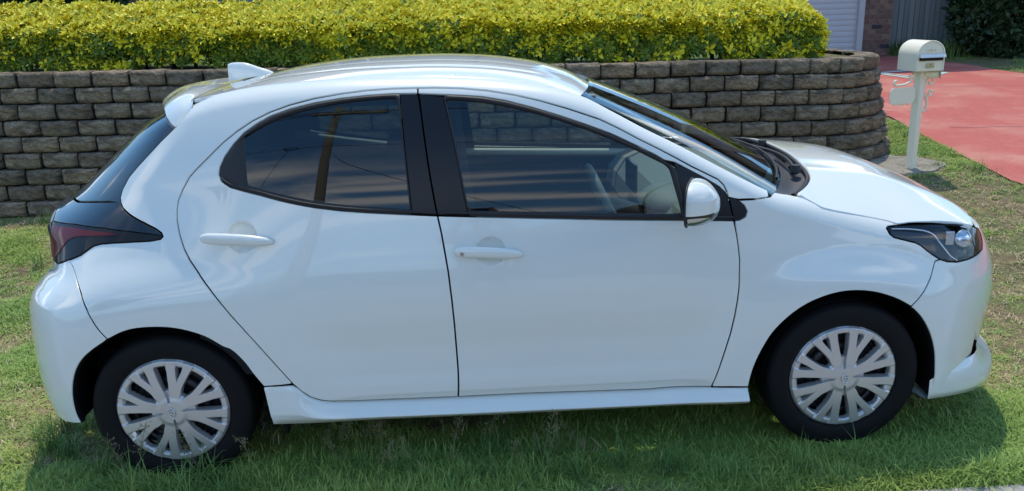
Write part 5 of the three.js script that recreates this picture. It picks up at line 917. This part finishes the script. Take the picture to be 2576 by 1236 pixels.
// ================================================================ paling fence and the dark shrub in front of it
{
  const zf = -12.6, fence = thing('paling_fence', 'weathered grey green timber paling fence beside the garage', 'fence'), R = rng(8), X = u => atZ(u, 60, zf).x, f0 = X(2238), f1 = X(2640), pit = .100;
  const tones = [.24, .27, .30, .255].map(t => std(t, t * 1.10, t * 1.09, { roughness: .9 })); const pg = [0, 1].map(k => box(.088, 2.3, .018, 0, 1.15, 0, .003)); const y0 = .56; let i = 0;
  for (let x = f0; x < f1; x += pit, i++) { const p = part(fence, 'paling', pg[i % 2], tones[Math.floor(R() * 4)]); p.position.set(x, y0 + (R() - .5) * .03, zf + (R() - .5) * .012); p.rotation.z = (R() - .5) * .012; p.rotation.y = (R() - .5) * .05; }
  for (let x = f0 + pit / 2; x < f1; x += pit) { const p = part(fence, 'paling', pg[0], tones[0]); p.position.set(x, y0 - .02, zf - .026); }
  for (const y of [.5, 1.35]) part(fence, 'rail', box(f1 - f0, .09, .04, (f0 + f1) / 2, y0 + y, zf - .04), tones[1]);
  part(fence, 'end_post', box(.11, 2.4, .10, f0 - .11, y0 + 1.2, zf + .02, .004), std(.20, .225, .23, { roughness: .85 }));
}
{
  const c = atZ(2530, 60, -11.2), sh = thing('shrub', 'dense dark green shrub in front of the paling fence', 'shrub'), R = rng(61), L = [];
  for (let i = 0; i < 5200; i++) { const a = R() * 6.28, e = Math.acos(2 * R() - 1), r = .75 + .32 * Math.pow(R(), .6) , nx = Math.cos(a) * Math.sin(e), ny = Math.cos(e), nz = Math.sin(a) * Math.sin(e), k = 1 + .35 * (fbm(nx * 2.2 + 4, ny * 2.2, nz * 2.2, 3) - .5); const x = c.x + .38 + nx * 1.15 * r * k, y = 1.75 + ny * 1.25 * r * k, z = -11.35 + nz * .75 * r * k; if (y < .62) continue; const t = R(); L.push([x, y, z, .8 + .7 * R(), R() * 3, R() * 6.28, R() * 3, [mix(.012, .04, t), mix(.035, .085, t), mix(.012, .028, t)]]); }
  foliage(sh, 'foliage', sprig(71, 7, .10, .045, 1.0), leafMat, L);
  for (let k = 0; k < 4; k++) part(sh, 'trunk', tube([[c.x + .3 + k * .07, .55, -11.35], [c.x + .2 + k * .12, 1.1, -11.3], [c.x + .0 + k * .25, 1.9, -11.35]], .03, 8, 6), std(.07, .055, .045));
  const w = rng(19), W = []; for (let i = 0; i < 60; i++) { const x = mix(8.8, 12, w()), z = mix(-12.3, -11.2, w()); W.push([x, G(x, z), z, 1.2 + 1.4 * w(), w() * 6.28, [.05 + .06 * w(), .11 + .06 * w(), .025]]); } scatter('fence_weeds', tuft(611, 16, .16, .06, .7, .009), bladeMat(), W);
}
// ================================================================ house behind the hedge (only its foot shows above the leaves)
{
  const zw = -10.2, h = thing('brick_house', 'brown brick house with white framed windows behind the hedge', 'house'), X = u => atZ(u, 10, zw).x, y0 = 1.15, R = rng(44);
  const x0 = X(232), x1 = X(1420); const wall = part(h, 'wall', box(x1 - x0, 2.9, .2, (x0 + x1) / 2, y0 + 1.45, zw - .10), mortar);
  const tonesB = [[.22, .13, .095], [.26, .16, .11], [.18, .11, .085]].map(c => std(...c, { roughness: .95 })); const bl = .24, bh = .086, gb = new RoundedBoxGeometry(bl - .01, bh - .01, .03, 1, .003);
  const wins = [[388, 672], [812, 905]].map(([a, b]) => [X(a), X(b)]); const inWin = x => wins.some(([a, b]) => x > a - .1 && x < b + .1);
  for (let r = 5; r < 12; r++) for (let x = x0 + (r % 2 ? .12 : 0) + .12; x < x1; x += bl) { if (inWin(x)) continue; const b = part(wall, 'brick', gb, tonesB[Math.floor(R() * 3)]); b.position.set(x, y0 + r * bh + .04, zw + .004); }
  for (const [a, b] of wins) { const wn = part(h, 'window', box(b - a, 1.5, .02, (a + b) / 2, y0 + 1.25, zw + .012), phy(.10, .14, .20, { roughness: .04 })); const wf = phy(.72, .73, .72, { roughness: .5 }); const nm = Math.max(1, Math.round((b - a) / 1.0)); for (let k = 0; k <= nm; k++) part(wn, 'frame', box(.06, 1.56, .05, mix(a, b, k / nm), y0 + 1.25, zw + .03), wf); for (const y of [.48, 2.02]) part(wn, 'sill', box(b - a + .1, .06, .07, (a + b) / 2, y0 + y, zw + .035), wf); }
  part(h, 'eaves', box(x1 - x0 + 1.2, .18, 1.0, (x0 + x1) / 2, y0 + 2.95, zw + .2), std(.55, .55, .53)); part(h, 'roof', box(x1 - x0 + 1.3, .1, 4.2, (x0 + x1) / 2, y0 + 3.6, zw - 1.4).rotateX(0), std(.13, .075, .06, { roughness: .9 }));
  part(h, 'downpipe', box(.08, 2.9, .08, X(1216), y0 + 1.45, zw + .06), std(.10, .13, .11));
}
{
  const sh = thing('garden_tree', 'dark leafy tree standing behind the hedge beside the brick house', 'tree'), R = rng(83), L = [], cx = atZ(90, 10, -8.2).x;
  for (let i = 0; i < 2600; i++) { const a = R() * 6.28, e = Math.acos(2 * R() - 1), r = .6 + .4 * Math.sqrt(R()); const x = cx + Math.cos(a) * Math.sin(e) * 1.35 * r, y = 2.7 + Math.cos(e) * 1.15 * r, z = -8.2 + Math.sin(a) * Math.sin(e) * .9 * r; const t = R(); L.push([x, y, z, .8 + .6 * R(), R() * 3, R() * 6.28, R() * 3, [mix(.015, .045, t), mix(.04, .10, t), mix(.012, .03, t)]]); }
  foliage(sh, 'crown', sprig(75, 7, .10, .045, 1.0), leafMat, L); part(sh, 'trunk', tube([[cx, 1.2, -8.2], [cx + .05, 1.8, -8.2], [cx, 2.6, -8.2]], .07, 8, 8), std(.07, .055, .045));
}

// ================================================================ across the street (behind the camera; mirrored in the glass and paint)
{
  const zp = 6.35, xp = -1.18, H = 8.9, wood = std(.42, .36, .25, { roughness: .95 });
  const pole = thing('power_pole', 'tall timber power pole across the street with a cross arm', 'power pole');
  part(pole, 'pole', new THREE.CylinderGeometry(.15, .20, H + .3, 20).translate(0, H / 2, 0).rotateZ(-.03).translate(xp - .14, 0, zp), wood);
  part(pole, 'cross_arm', box(1.9, .12, .10, xp + .10, 8.35, zp - .2, .01), wood);
  for (const dx of [-.85, -.4, .4, .85]) part(pole, 'insulator', new THREE.CylinderGeometry(.045, .055, .14, 10).translate(xp + .10 + dx, 8.48, zp - .2), std(.25, .20, .17, { roughness: .4 }));
  part(pole, 'service_bracket', new THREE.TorusGeometry(.17, .02, 6, 20).scale(1.6, .5, 1).translate(xp - 1.25, 5.75, zp - .2), std(.05, .05, .05));
  const wm = std(.012, .012, .014, { roughness: .7 }), wire = (a, b, sag, label) => { const p = []; for (let i = 0; i <= 16; i++) { const t = i / 16; p.push(new V3(mix(a[0], b[0], t), mix(a[1], b[1], t) - sag * 4 * t * (1 - t), mix(a[2], b[2], t))); } single('overhead_wire', tube(p, .011, 40, 5), wm, label, 'wire', 'overhead wires on the power pole'); };
  const lab = 'thin black overhead wire running along the street from the power pole';
  for (const dx of [-.85, -.4, .4, .85]) { const a = [xp + .10 + dx, 8.55, zp - .2]; wire(a, [-34, 8.3 + dx * .1, zp + dx], .7, lab); wire(a, [36, 8.3 + dx * .1, zp + dx], .7, lab); }
  const lab2 = 'thin black service wire running from the power pole to houses opposite';
  wire([xp - 1.3, 5.75, zp - .2], [-12, 3.2, 16], .5, lab2); wire([xp, 5.7, zp - .15], [4.2, 3.2, 15], .5, lab2); wire([xp, 5.8, zp - .2], [-30, 5.6, 4.5], .6, lab2); wire([xp, 5.8, zp - .2], [34, 5.6, 5.5], .6, lab2);
}
{
  const h = thing('brick_house', 'brown tiled hip roof brick house across the street', 'house'), x0 = 2.2, x1 = 17, z0 = 13.5, z1 = 23, ye = 2.75, yr = 5.35, yb = .3;
  const w = part(h, 'wall', box(x1 - x0, ye - yb, z1 - z0, (x0 + x1) / 2, (ye + yb) / 2, (z0 + z1) / 2), std(.30, .20, .15, { roughness: .95 }));
  const o = .6, A = [x0 - o, ye, z0 - o], B = [x1 + o, ye, z0 - o], C = [x1 + o, ye, z1 + o], D = [x0 - o, ye, z1 + o], zm = (z0 + z1) / 2, E = [x0 + 4.4, yr, zm], F = [x1 - 4.4, yr, zm];
  const roofTex = noiseTex(256, 256, (u, v) => { const b = .75 + .5 * (per(u, v, 20, 3, 4) - .5); return [b, b, b]; }); const roof = part(h, 'roof', geom([...A, ...B, ...F, ...A, ...F, ...E, ...B, ...C, ...F, ...C, ...D, ...E, ...C, ...E, ...F, ...D, ...A, ...E], null, [...Array(18).keys()]), std(.15, .10, .08, { map: roofTex, roughness: .9 }));
  const tm = std(.14, .095, .075, { roughness: .9 }); for (let k = 1; k < 15; k++) { const t = k / 15, y = mix(ye, yr, t), z = mix(z0 - o, zm, t), a = mix(A[0], E[0], t), b = mix(B[0], F[0], t); part(roof, 'tile_course', box(b - a, .03, .07, (a + b) / 2, y + .012, z), tm); }
  part(h, 'gutter', box(x1 - x0 + 1.2, .14, .12, (x0 + x1) / 2, ye - .02, z0 - o - .04), std(.55, .53, .48));
  for (const [a, b] of [[4, 6.2], [8, 9.2], [11.5, 14]]) { const wn = part(h, 'window', box(b - a, 1.3, .06, (a + b) / 2, 1.75, z0 - .02), phy(.03, .04, .05, { roughness: .05 })); part(wn, 'frame', box(.06, 1.36, .08, (a + b) / 2, 1.75, z0 - .03), std(.7, .7, .68)); }
}
function streetTree(name, label, x, y, z, rx, ry, n, seed, col) {
  const t = thing(name, label, 'tree'), R = rng(seed), L = []; const lobes = []; for (let k = 0; k < 9; k++) lobes.push([(R() - .5) * 1.3 * rx, (R() - .35) * 1.1 * ry, (R() - .5) * 1.3 * rx, .35 + .3 * R()]);
  for (let i = 0; i < n; i++) { const b = lobes[Math.floor(R() * 9)], a = R() * 6.28, e = Math.acos(2 * R() - 1), r = b[3] * (.55 + .5 * Math.sqrt(R())); const s = R(); L.push([x + b[0] + Math.cos(a) * Math.sin(e) * r * rx, y + ry + b[1] + Math.cos(e) * r * ry, z + b[2] + Math.sin(a) * Math.sin(e) * r * rx, 2.2 + 1.4 * R(), R() * 3, R() * 6.28, R() * 3, [col[0] * (.6 + .8 * s), col[1] * (.6 + .8 * s), col[2] * (.6 + .8 * s)]]); }
  foliage(t, 'crown', sprig(seed + 5, 7, .11, .045, 1), leafMat, L); const bark = std(.16, .13, .10, { roughness: .95 }); part(t, 'trunk', tube([[x, 0, z], [x + .1, y * .6, z], [x, y + ry * .8, z]], .17, 10, 8), bark); for (let k = 0; k < 5; k++) part(t, 'limb', tube([[x + .05, y * .7, z], [x + lobes[k][0] * .5, y + ry * .5, z + lobes[k][2] * .5], [x + lobes[k][0], y + ry + lobes[k][1], z + lobes[k][2]]], .06, 8, 6), bark);
}
streetTree('street_tree', 'broad green tree across the street beside the power pole', -9.5, 2.2, 12.5, 2.6, 1.7, 2600, 301, [.04, .08, .02]);
streetTree('street_tree', 'tall open gum tree beyond the drive down the street', 15.5, 3.6, -3.2, 2.8, 2.6, 2600, 331, [.035, .07, .03]);

// ================================================================ the photographer (seen only as a reflection in the glass)
{
  const ox = 1.18, oy = -.10, oz = 3.06;               // feet on the road, facing the car
  const person = thing('person', 'person in cap and sunglasses raising a phone with both hands', 'person');
  const P = (x, y, z) => new V3(ox + x, oy + y, oz + z);
  const cap = (p, a, b, ra, rb) => { const pa = p.clone().sub(a), ba = b.clone().sub(a), h = clamp(pa.dot(ba) / ba.lengthSq(), 0, 1); return pa.addScaledVector(ba, -h).length() - mix(ra, rb, h); };
  const smin = (a, b, k) => { const h = clamp(.5 + .5 * (b - a) / k, 0, 1); return mix(b, a, h) - k * h * (1 - h); };
  function mesher(sdf, lo, hi, res) {
    const mc = new MarchingCubes(res, new THREE.MeshBasicMaterial(), false, false, 160000), c = lo.clone().add(hi).multiplyScalar(.5), hs = hi.clone().sub(lo).multiplyScalar(.5), p = new V3(); mc.isolation = 0;
    for (let k = 0; k < res; k++) for (let j = 0; j < res; j++) for (let i = 0; i < res; i++) { p.set(c.x + (i - res / 2) / (res / 2) * hs.x, c.y + (j - res / 2) / (res / 2) * hs.y, c.z + (k - res / 2) / (res / 2) * hs.z); mc.field[i + j * res + k * res * res] = -sdf(p); }
    mc.update(); const n = mc.count, pos = new Float32Array(n * 3); for (let i = 0; i < n; i++) { pos[i * 3] = c.x + mc.positionArray[i * 3] * hs.x; pos[i * 3 + 1] = c.y + mc.positionArray[i * 3 + 1] * hs.y; pos[i * 3 + 2] = c.z + mc.positionArray[i * 3 + 2] * hs.z; }
    let g = new THREE.BufferGeometry(); g.setAttribute('position', new THREE.BufferAttribute(pos, 3)); g = mergeVertices(g, 1e-5); g.computeVertexNormals(); g.setAttribute('uv', new THREE.Float32BufferAttribute(new Float32Array(g.attributes.position.count * 2), 2)); return g;
  }
  const J = { pelvis: P(0, .96, .02), chest: P(0, 1.28, .02), neck: P(0, 1.50, .01), head: P(0, 1.66, -.01) }; const S = {}; for (const s of [-1, 1]) S[s] = { sh: P(.185 * s, 1.44, .02), el: P(.27 * s, 1.36, -.15), wr: P(.115 * s, 1.72, -.235), hip: P(.095 * s, .93, .02), kn: P(.115 * s, .50, -.01), an: P(.125 * s, .09, .03), toe: P(.15 * s, .05, -.13) };
  const torso = p => { let d = cap(p, J.pelvis, J.chest, .135, .150); for (const s of [-1, 1]) { d = smin(d, cap(p, P(.07 * s, 1.0, .02), P(.10 * s, 1.36, .02), .10, .105), .06); d = smin(d, cap(p, P(.05 * s, 1.44, .02), S[s].sh, .07, .062), .06); } return d; };
  const legs = p => Math.min(...[-1, 1].map(s => smin(cap(p, S[s].hip, S[s].kn, .088, .058), cap(p, S[s].kn, S[s].an, .060, .038), .03)));
  const feet = p => Math.min(...[-1, 1].map(s => cap(p, S[s].an, S[s].toe, .045, .036)));
  const arms = p => Math.min(...[-1, 1].map(s => smin(cap(p, S[s].sh, S[s].el, .056, .043), cap(p, S[s].el, S[s].wr, .043, .028), .03)));
  const upper = p => Math.min(...[-1, 1].map(s => cap(p, S[s].sh, S[s].sh.clone().lerp(S[s].el, .72), .060, .052)));
  const headS = p => { let d = cap(p, P(0, 1.62, -.03), P(0, 1.70, .005), .070, .088); d = smin(d, cap(p, P(0, 1.565, -.055), P(0, 1.60, -.03), .034, .052), .03); d = smin(d, cap(p, P(0, 1.655, -.105), P(0, 1.625, -.122), .010, .014), .012); for (const s of [-1, 1]) d = smin(d, cap(p, P(.083 * s, 1.63, .005), P(.088 * s, 1.67, .01), .012, .016), .008); d = smin(d, cap(p, P(-.02, 1.590, -.096), P(.02, 1.590, -.096), .007, .007), .008); return smin(d, cap(p, J.neck, P(0, 1.60, .0), .056, .052), .03); };
  const hands = p => { let d = 9; for (const s of [-1, 1]) { const w = S[s].wr, m = P(.094 * s, 1.795, -.262); let h = cap(p, w, m, .026, .030); for (let k = 0; k < 4; k++) { const a = P((.098 - .004 * k) * s, 1.79 + .021 * k - .012, -.276), b = P((.090) * s, 1.792 + .020 * k - .010, -.302), c = P((.064) * s, 1.794 + .019 * k - .010, -.300); h = smin(h, Math.min(cap(p, a, b, .0095, .009), cap(p, b, c, .009, .0075)), .006); } h = smin(h, Math.min(cap(p, P(.095 * s, 1.765, -.25), P(.080 * s, 1.775, -.228), .012, .010), cap(p, P(.080 * s, 1.775, -.228), P(.052 * s, 1.785, -.226), .010, .008)), .008); d = Math.min(d, h); } return d; };
  const skin = phy(.36, .20, .13, { roughness: .55 });
  const all = p => { let d = torso(p); d = smin(d, arms(p), .035); d = smin(d, legs(p), .05); d = smin(d, feet(p), .02); d = smin(d, cap(p, J.neck, P(0, 1.60, 0), .056, .052), .04); return d; };
  const body = part(person, 'body', merged([mesher(all, P(-.42, -.02, -.36), P(.42, 1.86, .30), 84), mesher(headS, P(-.13, 1.48, -.16), P(.13, 1.82, .13), 56), mesher(hands, P(-.16, 1.68, -.33), P(.16, 1.90, -.19), 60)]), skin);
  part(body, 'shirt', mesher(p => Math.max(smin(torso(p), upper(p), .03) - .012, (oy + .93) - p.y, p.y - (oy + 1.53)), P(-.40, .88, -.30), P(.40, 1.60, .28), 64), std(.10, .11, .13, { roughness: .95 }));
  part(body, 'trousers', mesher(p => Math.max(smin(legs(p), cap(p, J.pelvis, P(0, 1.02, .02), .135, .130), .06) - .012, p.y - (oy + 1.0), (oy + .42) - p.y), P(-.30, .36, -.25), P(.30, 1.08, .25), 56), std(.06, .07, .10, { roughness: .95 }));
  part(body, 'shoes', mesher(p => Math.max(feet(p) - .012, p.y - (oy + .12)), P(-.25, -.02, -.22), P(.25, .16, .12), 40), std(.05, .05, .05));
  part(body, 'cap', merged([mesher(p => Math.max(cap(p, P(0, 1.66, -.02), P(0, 1.70, .005), .085, .098), (oy + 1.70) - p.y), P(-.13, 1.66, -.16), P(.13, 1.84, .14), 40), new THREE.SphereGeometry(.09, 20, 10, 0, Math.PI * 2, 0, Math.PI / 2).scale(.85, .12, 1.0).translate(ox, oy + 1.705, oz - .105)]), std(.05, .04, .04, { roughness: .9 }));
  part(body, 'sunglasses', merged([-1, 1].map(s => new THREE.SphereGeometry(.03, 14, 10).scale(1, .75, .35).translate(ox + s * .036, oy + 1.655, oz - .098)).concat([box(.03, .006, .006, ox, oy + 1.662, oz - .108)])), M.blackGloss);
  const ph = single('phone', new RoundedBoxGeometry(.158, .076, .009, 2, .004).translate(ox, CAM.y + .002, oz - .2765), M.blackGloss, 'black phone held sideways in the raised hands of the person', 'phone'); ph.name = 'phone';
}

// ---------------------------------------------------------------- render
scene.traverse(o => { if (o.isMesh) { o.castShadow = true; o.receiveShadow = true; } });
const renderer = new THREE.WebGLRenderer({ antialias: true });
renderer.setSize(1024, 491);
renderer.toneMapping = THREE.LinearToneMapping;
renderer.toneMappingExposure = EXPOSURE;
renderer.shadowMap.enabled = true;
renderer.render(scene, camera);
